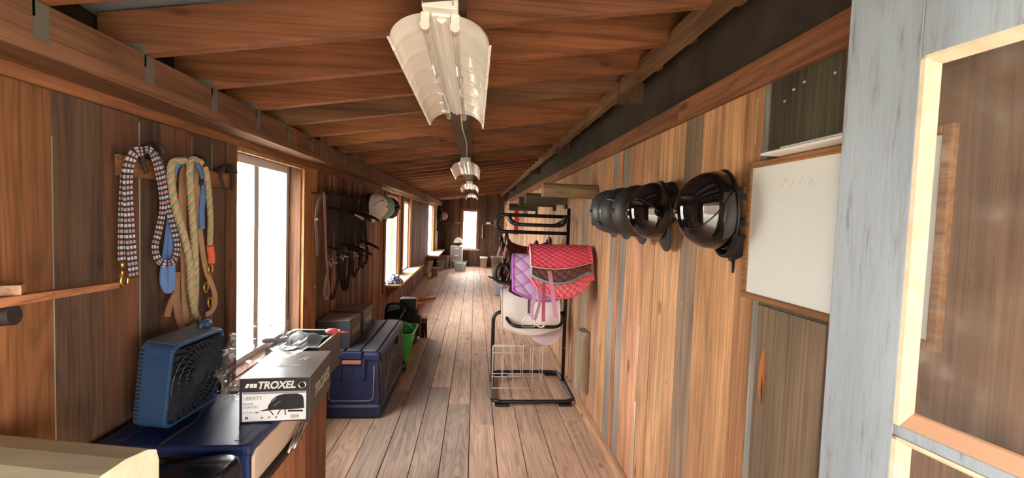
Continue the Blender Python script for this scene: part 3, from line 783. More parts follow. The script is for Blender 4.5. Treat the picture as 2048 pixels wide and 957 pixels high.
# ------------------------------------------------------------------ bridles on the second rail
t = thing('bridle_rail', 'long wooden rail of bridle hooks between the big window and the narrow windows', 'hook rail', (XL, 3.36, 1.68))
m = MB(); m.box(XL+.001, XL+.02, 3.36, 5.62, 1.645, 1.705, tint=T(146, 100, 70)); obj('rail_board', m, M_rail, t, bevel=.002)
hk = None
for k in range(12):
    yy = 3.45 + .185*k
    m = MB(); m.tube(smooth_path([(XL+.02, yy, 1.70), (XL+.055, yy, 1.71), (XL+.075, yy, 1.685), (XL+.07, yy, 1.64), (XL+.06, yy, 1.62)], 4), .008, 7); m.tube(smooth_path([(XL+.05, yy, 1.71), (XL+.075, yy, 1.735), (XL+.085, yy, 1.755)], 4), .007, 7)
    obj('bridle_hook', m, M_iron, t)
random.seed(21)
def bridle(y, label, mat, pad=None, low=.95, big=1.0, out=.0):
    y -= .16; low -= .05
    t = thing('bridle', label, 'bridle', (XL, y, 1.7), 'bridles hanging on the rail')
    X0 = XL+.075+out; f = Vector((.45, -1, 0)); z0 = 1.715
    j = lambda s: random.uniform(-s, s)
    zb = 1.20 + j(.05)
    m = MB()
    m.strap(smooth_path([(X0, y-.085*big, zb+.02), (X0+.005, y-.075*big, 1.45), (X0, y-.05, 1.63), (X0+.01, y-.02, z0), (X0+.01, y+.02, z0), (X0, y+.055, 1.63), (X0+.01, y+.085*big, 1.45), (X0+.02, y+.095*big, zb+.03)], 6), .022, .005, f)
    m.strap(smooth_path([(X0+.015, y-.05*big, zb+.06), (X0+.02, y-.04, 1.5), (X0+.015, y-.01, z0+.01), (X0+.015, y+.03, 1.6), (X0+.02, y+.06, 1.4), (X0+.02, y+.06*big, zb+.08)], 6), .026, .005, f)
    obj('headpiece', m, mat, t)
    m = MB(); zz = 1.56 + j(.03)
    m.strap(smooth_path([(X0, y-.075*big, zz+.02), (X0+.10, y-.06*big, zz), (X0+.15, y+.02, zz-.035), (X0+.12, y+.10*big, zz-.03), (X0+.01, y+.09*big, zz)], 6), .026, .006, Vector((1, -.2, .3))); obj('browband', m, mat, t)
    if pad:
        m = MB(); m.strap(smooth_path([(X0+.108, y-.055*big, zz+.0), (X0+.152, y+.015, zz-.03), (X0+.128, y+.09*big, zz-.03)], 6), .018, .014, Vector((1, -.2, .3))); obj('browband_pad', m, pad, t, label='pale padded lining')
    m = MB(); zz = 1.25 + j(.05)
    m.strap(smooth_path([(X0, y-.08*big, zz+.03), (X0+.09, y-.08*big, zz), (X0+.16, y, zz-.05), (X0+.14, y+.10*big, zz-.06), (X0+.02, y+.10*big, zz-.01)], 6), .028, .006, Vector((1, -.2, .3))); obj('noseband', m, mat, t)
    for s in (-1, 1):
        c = Vector((X0+.03, y+s*.075*big, zb)); m = MB(); m.tube([c + Vector((.008*math.sin(2*a), .034*math.cos(a), .034*math.sin(a))) for a in [2*math.pi*k/18 for k in range(18)]], .0042, 7, closed=True); obj('bit_ring', m, M_steel, t)
    m = MB(); m.tube([(X0+.03, y-.05, zb), (X0+.045, y, zb-.008), (X0+.03, y+.05, zb)], .006, 8); obj('mouthpiece', m, M_steel, t)
    m = MB(); w_ = .05*big
    m.strap(smooth_path([(X0+.03, y-.08*big, zb-.02), (X0+.02, y-.07*big, zb-.15), (X0+.01, y-.04, low+.05), (X0+.02, y+.0, low), (X0+.02, y+.05, low+.06), (X0+.03, y+.08*big, zb-.14), (X0+.035, y+.085*big, zb-.02)], 6), .022, .004, f, twist=.9)
    m.strap(smooth_path([(X0+.04, y+.06, zb), (X0+.05, y+.02, zb-.1), (X0+.04, y+.06, low+.13), (X0+.03, y+.12, low+.20), (X0+.03, y+.13, zb-.1), (X0+.03, y+.09, zb+.05)], 6), .020, .004, f, twist=-.7)
    obj('rein', m, mat, t)
    m = MB(); m.tube([(X0+.005, y, z0-.01), (XL-.0008, y, z0-.012)], .005, 6); obj('hanging_loop', m, mat, t)
    return t
cream = plain('cream_padding', srgb(206, 190, 166), .7)
bridle(3.62, 'dark brown bridle nearest the big window, its reins hanging lowest of the row', M_leather, None, .92, 1.1, .0)
bridle(3.82, 'black bridle with a pale padded browband, second from the big window', M_leatherB, cream, .96, 1.15, .03)
bridle(3.98, 'black bridle in the middle of the row with short looped reins', M_leatherB, None, .93, 1.0, .0)
bridle(4.16, 'brown bridle with shiny bit rings, fourth from the big window', M_leather, None, 1.02, 1.1, .02)
bridle(4.36, 'black bridle farthest from the big window, its noseband standing out', M_leatherB, None, 1.08, 1.2, .04)
m = MB(); m.strap(smooth_path([onx(643, 384, -1.12), onx(636, 410, -1.12), onx(632, 440, -1.13), onx(634, 480, -1.13), onx(634, 512, -1.13)], 6), .030, .004, FX); m.tube([onx(634, 436, -1.12), onx(634, 442, -1.12)], .012, 8)
t = thing('grey_strap', 'grey strap hanging beside the edge of the big window, left of the bridles', 'strap', tuple(onx(640, 390, -1.12))); obj('webbing', m, plain('grey_webbing', srgb(132, 122, 116), .7, noise=.4, nscale=30), t)
c = onx(641, 388, -1.12); m = MB(); m.tube([c + Vector((.01, 0, 0)), Vector((XL-.0008, c.y, c.z))], .004, 6); obj('nail', m, M_iron, t)
m = MB(); m.strap(smooth_path([onx(648, 384, -1.09), onx(650, 430, -1.09), onx(652, 500, -1.10), onx(655, 550, -1.10), onx(658, 585, -1.10), onx(653, 598, -1.10), onx(649, 588, -1.10), onx(652, 560, -1.09), onx(657, 540, -1.09)], 6), .020, .004, Vector((1, -.5, 0)))
t = thing('long_rein', 'long mauve leather rein looped down the front of the bridles', 'rein', tuple(onx(648, 386, -1.09))); obj('leather', m, plain('mauve_leather', srgb(138, 108, 102), .45), t)
c = onx(648, 387, -1.09); m = MB(); m.tube([c + Vector((.01, 0, 0)), Vector((XL-.0008, c.y, c.z))], .004, 6); obj('nail', m, M_iron, t)
c = onx(627, 572, XL+.012); m = MB(); m.tube([c + Vector((0, 0, .05)), c], .0035, 6); m.lathe([(.002, -.02), (.012, -.018), (.013, -.004), (.008, .004), (.002, .005)], tuple(c), 12)
tag(obj('cord_pull', m, M_whitep), 'small white cord pull hanging beside the big window casing', 'cord pull')
# ------------------------------------------------------------------ helmets
def helmet(label, shell, rot, loc, group, vis=.05, trim=None, vents=0, vmat=None, strap=.16, emblem=None, sc=1.0, ridge=True, npd=.115):
    t = thing('riding_helmet', label, 'helmet', (0, 0, 0), group)
    ax, ay, az = .104*sc, .132*sc, .135*sc
    def S(th, ph, k=1.0):           # th around, ph 0 at crown .. 90 at rim
        r = math.sin(ph)**.92 if ph < math.pi/2 else 1 - .08*(ph-math.pi/2)
        z = math.cos(ph) if ph < math.pi/2 else -(ph-math.pi/2)*.9
        return Vector((ax*k*r*math.sin(th), ay*k*r*math.cos(th)*(1.04 if math.cos(th) < 0 else 1), az*k*z))
    m = MB(); nr, ns = 16, 40
    rings = [[S(2*math.pi*j/ns, R(3 + 101*i/nr)) for j in range(ns)] for i in range(nr+1)]
    m.loft(rings[::-1], True, False, True); b0 = len(m.v); m.v.append(Vector((0, 0, az))); top = [b0-ns+j for j in range(ns)]
    for j in range(ns): m.face((top[j], top[(j+1) % ns], b0), None, True)
    inn = [[q*.93 + Vector((0, 0, .0)) for q in rg] for rg in rings]
    for a_, b_ in ((rings[-1], inn[-1]),): m.loft([b_, a_], True, False, False)
    m.loft(inn[4:], True, False, True)
    sh = obj('shell', m, shell, t)
    m = MB(); m.loft([[q*.925 for q in rg] for rg in rings[6:]], True, False, True); m.face([len(m.v)-ns*(len(rings)-6)+j for j in range(ns)]); obj('liner', m, M_web, t)
    m = MB(); m.tube([S(2*math.pi*j/ns, R(103), 1.012) for j in range(ns)], .0055*sc, 7, closed=True); obj('rim_trim', m, trim or M_black, t)
    if vis:
        m = MB(); nv = 14; inner, outer = [], []
        for k in range(nv+1):
            th = R(-62 + 124*k/nv); p = S(th, R(97), 1.0); e = vis*math.cos(th*1.35)
            outer.append(p + Vector((.35*e*math.sin(th), e, -.32*e))); inner.append(p)
        m.loft([inner, outer], False, False, True); m.loft([[q - Vector((0, 0, .006)) for q in outer], [q - Vector((0, 0, .006)) for q in inner]], False, False, True)
        m.loft([outer, [q - Vector((0, 0, .006)) for q in outer]], False, False, False)
        obj('visor', m, vmat or shell, t)
    m = MB(); m.lathe([(.001, az-.004), (.012, az-.001), (.012, az+.003), (.006, az+.006), (.001, az+.0065)], (0, 0, 0), 14); obj('crown_button', m, trim or M_black, t)
    if ridge:
        for s in (-1, 1):
            m = MB(); m.tube([S(R(180 - s*(40 + 50*k/10)), R(34 + 44*k/10), 1.004) for k in range(11)], .0028, 6); obj('shell_seam', m, trim or M_black, sh)
    for k in range(vents):
        for s in (-1, 1):
            m = MB(); a0 = R(s*(38 + 42*k)); m.tube([S(a0 + R(s*6*q), R(38+24*q), 1.003) for q in (0, .25, .5, .75, 1)], [.004, .011, .013, .010, .003], 8); obj('vent', m, M_black, sh)
    if emblem:
        m = MB(); m.grid(lambda a, b_: S(R(70 + 50*a), R(45 + 48*b_), 1.006), 10, 10); obj('side_panel', m, emblem, sh, label='grey patterned side panel')
    for s in (-1, 1):
        m = MB(); p0 = S(R(s*60), R(100), .93); p1 = S(R(s*125), R(100), .93); q = Vector((s*.05, .0, -.125*sc))
        m.strap(smooth_path([p0, p0.lerp(q, .5) + Vector((s*.006, 0, 0)), q], 5), .018, .003, Vector((s, 0, .2))); m.strap(smooth_path([p1, p1.lerp(q, .5) + Vector((s*.006, 0, 0)), q], 5), .018, .003, Vector((s, 0, .2)))
        obj('harness', m, M_web, t)
    m = MB(); m.grid(lambda a, b_: Vector((.085*math.sin(R(-70+140*a)), -npd*math.cos(R(-60+120*a)) - .012*b_, -.02 - .06*b_)), 12, 4, thick=.008); obj('neck_pad', m, M_web, t)
    # loose chin strap: hangs by its own weight, so it is laid out in world axes and turned back
    Ri = rot.inverted(); base = rot @ Vector((.045, -.02, -.12*sc)); lo = rot @ Vector((0, -.10, -.06))
    st = base if base.z < lo.z else lo
    m = MB(); m.strap([Ri @ (st + Vector((.002*k, .004*math.sin(k), -strap*k/6))) for k in range(7)], .018, .003, Ri @ Vector((.1, -1, 0))); bk = obj('chin_strap', m, M_web, t)
    m = MB(); p = Ri @ (st + Vector((.004, 0, -strap*.55))); m.box(-.012, .012, -.008, .008, -.016, .016, mat=Matrix.Translation(p) @ Ri.to_4x4()); obj('buckle', m, M_black, bk)
    t.rotation_euler = rot.to_euler(); t.location = loc
    return t
def axes(x, y, z): return Matrix((x, y, z)).transposed()
VDOWN = axes(Vector((0, 1, 0)), Vector((0, 0, -1)), Vector((-1, 0, 0)))      # crown into the room, visor down
VUP = axes(Vector((0, -1, 0)), Vector((0, 0, 1)), Vector((-1, 0, 0)))
def tilt(M_, az=0, ax=0): return Matrix.Rotation(R(az), 3, 'Z') @ M_ @ Matrix.Rotation(R(ax), 3, 'X')
GH = 'helmets along the right wall'
M_grid = plain('grey_pattern', srgb(112, 106, 100), .5, noise=.9, nscale=45, col2=srgb(200, 194, 186))
M_bluegrey = plain('blue_grey_shell', srgb(66, 76, 82), .4, noise=.4, nscale=20, col2=srgb(40, 42, 44))
helmet('large glossy black riding helmet hung alone nearest the whiteboard', M_gloss, tilt(VUP, -6, 4), (.855, 1.455, 1.612), GH, vis=0, strap=.13, sc=1.04, npd=.165)
helmet('glossy black riding helmet with a peak, at the front of the row of four', M_gloss, tilt(VDOWN, -4, -6), (.845, 1.93, 1.612), GH, vis=.062, strap=.13, vmat=M_matte)
helmet('dusty matte black riding helmet just behind the glossy one in the row of four', M_matte, tilt(VDOWN, 0, 0), (.845, 2.155, 1.615), GH, vis=.04, strap=.14)
helmet('riding helmet with a grey patterned side panel, third in the row of four', M_matte, tilt(VDOWN, 4, 0), (.845, 2.38, 1.618), GH, vis=.03, strap=.10, emblem=M_grid, trim=M_greyp)
helmet('blue grey vented riding helmet at the back of the row of four', M_bluegrey, tilt(VDOWN, 8, 0), (.845, 2.60, 1.62), GH, vis=.03, strap=.12, vents=2)
for k, (yy, zz, lb) in enumerate(((1.60, 1.70, 'dark iron hook knob on the right wall between the single helmet and the row'), )):
    m = MB(); m.tube(smooth_path([(XR-.001, yy, zz), (XR-.06, yy, zz+.003), (XR-.09, yy+.005, zz+.01)], 4), .012, 8)
    m.tube([(XR-.075 + .004*j, yy + .022*math.cos(j*.8), zz + .022*math.sin(j*.8)) for j in range(18)], .007, 7)
    tag(obj('iron_coil', m, M_iron), lb, 'hook')
m = MB(); m.box(XR-.02, XR-.002, 1.38, 2.8, 1.63, 1.69, tint=T(120, 88, 66)); 
t = thing('helmet_rail', 'wooden rail holding the helmets on the right wall', 'hook rail', (XR, 1.38, 1.66)); obj('rail_board', m, M_rail, t)
for yy in (1.455, 1.93, 2.155, 2.38, 2.60):
    m = MB(); m.tube([(XR-.019, yy, 1.665), (XR-.06, yy, 1.67)], .009, 8); obj('peg', m, M_iron, t)
GL = 'helmets on the left wall rail'
M_wsh = plain('white_shell', srgb(232, 222, 216), .35); M_gsh = plain('pale_green_shell', srgb(150, 176, 160), .4)
helmet('white riding helmet hung beside the narrow windows on the left wall', M_wsh, tilt(VDOWN, 165, 0), (-1.06, 4.65, 1.64), GL, vis=.045, strap=.2, trim=M_web)
helmet('pale green riding helmet between the white and the black one', M_gsh, tilt(VDOWN, 172, 0), (-1.055, 5.0, 1.64), GL, vis=.03, strap=.12)
helmet('black riding helmet at the window end of the left wall rail', M_gloss, tilt(VDOWN, 180, 0), (-1.055, 5.33, 1.635), GL, vis=.04, strap=.12)

# ------------------------------------------------------------------ saddle pegs on the right wall (half logs)
def half_log(y, z, x0, x1, label, tint, w=.10, h=.105):
    t = thing('saddle_peg', label, 'saddle rack', (x1, y, z), 'half log saddle pegs')
    poly = [(y-w/2, z-h/2), (y+w/2, z-h/2)] + [(y + w/2*math.cos(R(a)), z - h*.1 + h*.6*math.sin(R(a))) for a in range(0, 181, 15)]
    m = MB(); m.prism(poly, x0, x1, 'x', tint=tint); obj('log', m, M_peg, t, bevel=.004)
    m = MB(); m.box(x1-.022, x1+.0014, y-w*.55, y+w*.55, z-h*.9, z-h/2); obj('cleat', m, M_iron, t); return t
half_log(3.22, 1.785, .505, XR-.001, 'nearest half log saddle peg high on the right wall, empty and pale', T(150, 126, 100))
half_log(4.32, 1.775, .505, XR-.001, 'empty half log saddle peg high on the right wall, second from the front', T(104, 94, 80))
half_log(4.95, 1.765, .505, XR-.001, 'greyish half log saddle peg behind the second one, high on the right wall', T(96, 88, 78))
half_log(3.27, 1.20, .47, XR-.001, 'low half log saddle peg carrying the pile of pink and purple pads', T(140, 116, 94), .12, .12)
half_log(4.45, 1.12, .40, XR-.001, 'low half log saddle peg under the dark red saddle', T(110, 92, 76), .12, .12)
half_log(5.3, 1.05, .36, XR-.001, 'low half log saddle peg under the black saddle', T(110, 92, 76), .12, .12)
t = thing('log_post', 'short half log fixed upright on the right wall beside the rack', 'post', (XR, 3.33, .17))
m = MB()
poly = [(3.23, XR+.0005), (3.40, XR+.0005)] + [(3.315 + .085*math.cos(R(a)), XR-.03-.062*math.sin(R(a))) for a in range(0, 181, 15)]
b0 = []
for z, sh in ((.205, 0), (.64, 0), (.68, .02)):
    b0.append([Vector((q[1] + (sh if q[1] < XR-.04 else 0), q[0], z - (0 if sh else 0))) for q in poly])
m.loft(b0, True, True, False, tint=T(150, 132, 108)); obj('log', m, M_pegz, t, bevel=.004)
for z in (.30, .55):
    m = MB(); m.lathe([(.001, 0), (.006, 0), (.006, .003), (.001, .003)], (0, 0, 0), 10, mat=Matrix.Translation((XR-.0935, 3.315, z)) @ Matrix.Rotation(R(-90), 4, 'Y')); obj('screw', m, M_steel, t)

# left foreground peg
t = thing('saddle_peg', 'pale rounded wooden saddle peg at the lower left corner, close to the camera', 'saddle rack', (XL, 1.1, .94), 'half log saddle pegs')
p0 = onz(-60, 862, 1.0); p1 = onz(297, 896, 1.0); d = (p1-p0).normalized(); d.z = 0; d.normalize(); s = Vector((d.y, -d.x, 0))  # s points to the camera
M_pale = wood('pale_peg', 'x', across=9, ring=2, patch=.2, contrast=.35)
rings = []
for q in [p0 - d*.04, p0, p1 - d*.004]:
    rg = []
    for (a, z) in [(-.078, .0), (.078, .0), (.078, .055), (.072, .082), (.05, .094), (.0, .10), (-.05, .094), (-.072, .082), (-.078, .055)]:
        e = q + s*(a+.048) ; rg.append(Vector((max(e.x, XL+.001), e.y, .90+z)))
    rings.append(rg)
m = MB(); m.loft(rings, True, True, False, tint=T(206, 200, 172)); obj('log', m, M_pale, t, bevel=.006)
m = MB(); e = p0 + d*.04; m.box(XL-.0006, XL+.03, e.y-.07, e.y+.07, .72, .90, tint=T(150, 116, 86)); m.prism([(XL+.031, .899), (XL+.031, .75), (e.x+.12, .899)], e.y-.02, e.y+.02, 'y', tint=T(150, 116, 86)); obj('wall_bracket', m, M_trimz, t)

# ------------------------------------------------------------------ whiteboard, tray
t = thing('whiteboard', 'oak framed whiteboard on the right wall behind the blue door', 'whiteboard', (XR, 1.07, 1.32))
wy0, wy1, wz0, wz1 = .752, 1.372, 1.315, 1.768
m = MB(); g = .020
for q in ((wy0, wy0+g, wz0, wz1), (wy1-g, wy1, wz0, wz1), (wy0+g, wy1-g, wz0, wz0+g), (wy0+g, wy1-g, wz1-g, wz1)): m.box(XR-.017, XR-.001, *q, tint=T(150, 104, 66))
obj('frame', m, M_oak, t, bevel=.003, label='oak frame')
m = MB(); m.box(XR-.011, XR-.001, wy0+g, wy1-g, wz0+g, wz1-g); obj('writing_surface', m, plain('whiteboard_enamel', srgb(226, 228, 224), .18, spec=.5), t)
M_ink = plain('faded_blue_marker', srgb(206, 214, 218), .5)
m = MB()
for k, (y_, z_) in enumerate(((1.20, 1.69), (1.165, 1.685), (1.135, 1.69), (1.10, 1.682))):
    m.tube([(XR-.0113, y_+.01, z_-.01), (XR-.0113, y_, z_+.012), (XR-.0113, y_-.012, z_-.008)], .0009, 5)
obj('faded_marker_trace', m, M_ink, t)
t = thing('plastic_channel', 'white plastic channel resting on top of the whiteboard frame', 'plastic strip', (XR, 1.0, 1.77))
m = MB(); m.prism([(XR-.07, 1.7705), (XR-.002, 1.7705), (XR-.002, 1.80), (XR-.008, 1.80), (XR-.008, 1.777), (XR-.07, 1.777)], .82, 1.235, 'y'); obj('channel', m, M_whitep, t)
m = MB()
for k in range(4): m.box(XR-.062+.012*k, XR-.058+.012*k, .82, 1.23, 1.7772, 1.781)
obj('ridge', m, M_greyp, t)

# ------------------------------------------------------------------ the open blue door
M_paint = None
mm, nt, b, out = nmat('weathered_blue_paint'); L = nt.links.new
tc = N(nt, 'TexCoord'); mp = N(nt, 'Mapping'); mp.inputs['Scale'].default_value = (60, 60, 5); L(tc.outputs['Object'], mp.inputs[0])
n1 = N(nt, 'TexNoise'); n1.inputs['Scale'].default_value = 1; n1.inputs['Detail'].default_value = 6; n1.inputs['Roughness'].default_value = .7; L(mp.outputs[0], n1.inputs['Vector'])
mp2 = N(nt, 'Mapping'); mp2.inputs['Scale'].default_value = (9, 9, 1.6); L(tc.outputs['Object'], mp2.inputs[0]); n2 = N(nt, 'TexNoise'); n2.inputs['Scale'].default_value = 1; n2.inputs['Detail'].default_value = 4; L(mp2.outputs[0], n2.inputs['Vector'])
c = mixc(nt, 'MIX', ramp(nt, [(.3, 0), (.7, 1)], n2.outputs[0]), srgb(138, 148, 158), srgb(158, 170, 182))
c = mixc(nt, 'MIX', ramp(nt, [(.34, .75), (.40, .2), (.5, 0)], n1.outputs[0]), c, srgb(108, 104, 102))
L(c, b.inputs['Base Color']); b.inputs['Roughness'].default_value = .6
bp = N(nt, 'Bump'); bp.inputs['Strength'].default_value = .5; bp.inputs['Distance'].default_value = .003; L(n1.outputs[0], bp.inputs['Height']); L(bp.outputs[0], b.inputs['Normal'])
M_paint = mm
M_putty = plain('cream_putty', srgb(216, 202, 178), .7, noise=.5, nscale=30, col2=srgb(186, 160, 128))
M_pinkp = plain('bare_pink_primer', srgb(206, 160, 128), .7, noise=.4, nscale=25, col2=srgb(196, 160, 136))
M_dglass = clear('dusty_door_glass', gloss=.04, dust=.10, dustcol=(.75, .66, .58))
DW, DH, DT = .76, 2.035, .036
dd = Vector((.13, -1, 0)).normalized(); dn = Vector((-dd.y*-1, 0, 0))
nrm = Vector((dd.y, -dd.x, 0))                # toward the room (-X)
A = Vector((.792, .872, .015))
DM = Matrix((( dd.x, 0, nrm.x, A.x), (dd.y, 0, nrm.y, A.y), (0, 1, 0, A.z), (0, 0, 0, 1)))   # local: s along, z up, t toward the room
def dbox(mb, s0, s1, z0, z1, t0, t1): mb.hexa([DM @ Vector(q) for q in ((s0, z0, t0), (s1, z0, t0), (s1, z0, t1), (s0, z0, t1), (s0, z1, t0), (s1, z1, t0), (s1, z1, t1), (s0, z1, t1))])
door = MB(); dbox(door, 0, .142, 0, DH, -DT, 0)
door = struct('door_1', door, M_paint, bevel=.002)
def dpart(name, boxes, mat, par=None, bv=.0015):
    m = MB()
    for q in boxes: dbox(m, *q)
    return obj(name, m, mat, par or door, bevel=bv)
gz0, gz1, gs0, gs1 = .90, 1.862, .142, DW-.12
dpart('hinge_stile', [(gs1, DW, 0, DH, -DT, 0)], M_paint)
dpart('top_rail', [(.1425, gs1-.0005, gz1, DH, -DT, 0)], M_paint)
dpart('lock_rail', [(.1425, gs1-.0005, .74, gz0, -DT, 0)], M_paint); dpart('bottom_rail', [(.1425, gs1-.0005, 0, .24, -DT, 0)], M_paint)
dpart('lower_panel', [(.1425, gs1-.0005, .24, .74, -DT*.8, -.012)], M_paint)
mz = 1.162
mu = dpart('muntin', [(.1425, gs1-.0005, mz-.014, mz+.008, -DT, -.002)], M_paint)
m = MB(); m.hexa([DM @ Vector(q) for q in ((.1425, mz+.008, -.022), (gs1, mz+.008, -.022), (gs1, mz+.008, -.003), (.1425, mz+.008, -.003), (.1425, mz+.036, -.022), (gs1, mz+.036, -.022), (gs1, mz+.033, -.018), (.1425, mz+.033, -.018))]); obj('putty_line', m, M_pinkp, mu, label='bare pinkish putty line on top of the muntin')
for z0, z1 in ((gz0, mz-.014), (mz+.008, gz1)):
    pn = dpart('pane', [(gs0, gs1, z0, z1, -.024, -.021)], M_dglass, bv=0)
    m = MB()
    for s0, s1 in ((gs0, gs0+.021),):
        m.hexa([DM @ Vector(q) for q in ((s0, z0, -.0205), (s1, z0, -.0205), (s0+.008, z0, .0), (s0, z0, .0), (s0, z1, -.0205), (s1, z1, -.0205), (s0+.008, z1, .0), (s0, z1, .0))])
    m.hexa([DM @ Vector(q) for q in ((gs0, z1-.018, -.0205), (gs1, z1-.018, -.0205), (gs1, z1-.006, .0), (gs0, z1-.006, .0), (gs0, z1, -.0205), (gs1, z1, -.0205), (gs1, z1, .0), (gs0, z1, .0))])
    obj('glazing_putty', m, M_putty, pn, label='cream glazing putty')
# ------------------------------------------------------------------ lettering
def lettering(name, body, size, mat, par, M4, shear=0.0, bold=0.0, align='LEFT', sx=1.0, depth=.0004):
    cu = bpy.data.curves.new(name, 'FONT'); cu.body = body; cu.size = size; cu.extrude = depth; cu.shear = shear; cu.offset = bold; cu.align_x = align; cu.align_y = 'CENTER'
    tmp = bpy.data.objects.new(name+'_curve', cu); C.objects.link(tmp)
    dg = bpy.context.evaluated_depsgraph_get(); me = bpy.data.meshes.new_from_object(tmp.evaluated_get(dg)); me.name = name
    bpy.data.objects.remove(tmp); bpy.data.curves.remove(cu)
    org = Vector((0, 0, 0)); p = par
    while p is not None: org += p.location; p = p.parent
    me.transform(Matrix.Translation(-org) @ M4 @ Matrix.Diagonal((sx, 1, 1, 1)))
    me.materials.clear(); me.materials.append(mat)
    o = bpy.data.objects.new(name, me); C.objects.link(o); o.parent = par; return o
def frame_m(o, ex, ey):
    ex = Vector(ex).normalized(); ey = Vector(ey).normalized(); ez = ex.cross(ey)
    return Matrix(((ex.x, ey.x, ez.x, o[0]), (ex.y, ey.y, ez.y, o[1]), (ex.z, ey.z, ez.z, o[2]), (0, 0, 0, 1)))
M_ltr = plain('white_lettering', srgb(232, 232, 236), .5)
M_ltg = plain('grey_lettering', srgb(120, 124, 134), .5)
M_silver = plain('silver_lettering', srgb(176, 172, 164), .4, .3)
M_carton = plain('dark_carton', srgb(44, 47, 54), .42, spec=.55, noise=.25, nscale=7, col2=srgb(66, 62, 58))
M_cartside = plain('dark_carton_side', srgb(70, 62, 56), .5, spec=.5, noise=.3, nscale=7, col2=srgb(92, 80, 70))
M_cartin = plain('carton_edge', srgb(196, 176, 152), .8)

def carton(label, base, w, d, h, rz, front_label=False, flap=False, side_text=True):
    """helmet box: base = front left bottom corner; w along x, d along y"""
    t = thing('helmet_box', label, 'box', tuple(base), 'dark helmet boxes')
    RM = Matrix.Translation(base) @ Matrix.Rotation(rz, 4, 'Z')
    m = MB(); m.m = 0; m.box(0, w, 0, d, 0, h, mat=RM); obj('carton', m, M_carton, t, bevel=.0015)
    m = MB(); m.box(w+.0002, w+.0012, .003, d-.003, .003, h-.003, mat=RM); sd = obj('side_panel', m, M_cartside, t)
    m = MB()
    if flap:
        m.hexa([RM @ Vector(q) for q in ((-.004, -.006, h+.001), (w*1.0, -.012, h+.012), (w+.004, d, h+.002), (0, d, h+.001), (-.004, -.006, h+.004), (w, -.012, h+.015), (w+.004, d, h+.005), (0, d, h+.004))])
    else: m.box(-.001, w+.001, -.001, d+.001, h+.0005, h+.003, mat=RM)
    obj('lid_flap', m, plain('glare_grey_lid', srgb(138, 132, 122), .34, spec=.7, noise=.3, nscale=6, col2=srgb(112, 106, 100)), t)  # lid lighter than the dark carton: window glare put into its colour
    X4 = lambda x, y, z, ex, ey: frame_m(RM @ Vector((x, y, z)), RM.to_3x3() @ Vector(ex), RM.to_3x3() @ Vector(ey))
    if side_text:
        lettering('side_lettering', 'TROXEL', .062, M_silver, sd, X4(w+.0016, d*.17, h*.5, (0, 1, 0), (0, 0, 1)), .25, .0012, sx=1.0)
    return t, RM, X4
# the box in front, with its label
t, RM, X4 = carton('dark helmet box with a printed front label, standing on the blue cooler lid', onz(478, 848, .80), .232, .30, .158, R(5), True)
w_, h_ = .232, .158
M_lab = plain('label_paper', srgb(236, 240, 248), .5)
m = MB(); m.box(.010, w_-.012, -.0012, -.0004, .006, h_*.70, mat=RM); lb = obj('label_sticker', m, M_lab, t, label='pale printed label')
m = MB(); m.box(.012, w_-.014, -.0017, -.0012, h_*.655, h_*.695, mat=RM); obj('label_band', m, plain('label_band_grey', srgb(140, 148, 164), .5), lb)
fr = lambda x, z, dy=-.0016: X4(x, dy, z, (1, 0, 0), (0, 0, 1))
lettering('brand_lettering', 'TROXEL', .036, M_ltr, t, fr(.058, h_*.845, -.0012), .25, .0012, sx=.93)
m = MB()
for q in ((.018, .028), (.034, .040), (.046, .052)):
    m.prism([(q[0], h_*.80), (q[0]+.010, h_*.80), (q[1]+.006, h_*.89), (q[1]-.004, h_*.89)], -.0012, -.0002, 'y', mat=RM)
obj('brand_mark', m, M_ltr, t)
lettering('label_lettering', 'LIBERTY', .0175, M_ltg, lb, fr(.014, h_*.56), 0, 0, sx=.95)
lettering('label_lettering', 'BLACK', .011, M_ltg, lb, fr(.013, h_*.435)); lettering('label_lettering', 'DURATEC', .011, M_ltg, lb, fr(.013, h_*.36))
lettering('size_lettering', 'M', .012, plain('dark_lettering', srgb(40, 44, 56), .5), lb, fr(.020, h_*.115), 0, .0004)
m = MB()
for k in range(3): m.lathe([(.001, 0), (.0042, 0), (.0042, .0006), (.001, .0006)], (0, 0, 0), 12, mat=fr(.075+.023*k, h_*.115))
obj('size_icon', m, plain('icon_grey', srgb(150, 158, 176), .5), lb)
m = MB()
for k in range(9): m.box(.170+.0032*k, .170+.0032*k+(.0012 if k % 3 else .002), -.0018, -.0014, h_*.08, h_*.16, mat=RM)
obj('bar_strip', m, M_ltg, lb)
m = MB(); m.box(.012, .048, -.0016, -.0014, h_*.235, h_*.245, mat=RM); m.box(.052, .063, -.0017, -.0014, h_*.225, h_*.252, mat=RM); obj('label_rule', m, M_ltg, lb)
# printed helmet
pts = [(.066, .262), (.082, .30), (.092, .315), (.096, .40), (.108, .52), (.122, .60), (.145, .645), (.19, .645), (.207, .60), (.212, .52), (.214, .30), (.195, .29), (.16, .285), (.12, .285), (.10, .275)]
m = MB(); m.prism([(x, h_*z) for x, z in pts], -.0019, -.0012, 'y', mat=RM)
for a, b_ in (((.10, .275), (.112, .17)), ((.135, .285), (.125, .17)), ((.15, .285), (.152, .16))):
    m.strap([RM @ Vector((a[0], -.0016, h_*a[1])), RM @ Vector((b_[0], -.0016, h_*b_[1]))], .0035, .0006, RM.to_3x3() @ Vector((0, -1, 0)))
m.strap([RM @ Vector((.16, -.0016, h_*.25)), RM @ Vector((.21, -.0016, h_*.24))], .006, .0006, RM.to_3x3() @ Vector((0, -1, 0)))
obj('printed_helmet_picture', m, plain('print_black', srgb(34, 36, 42), .5), lb)
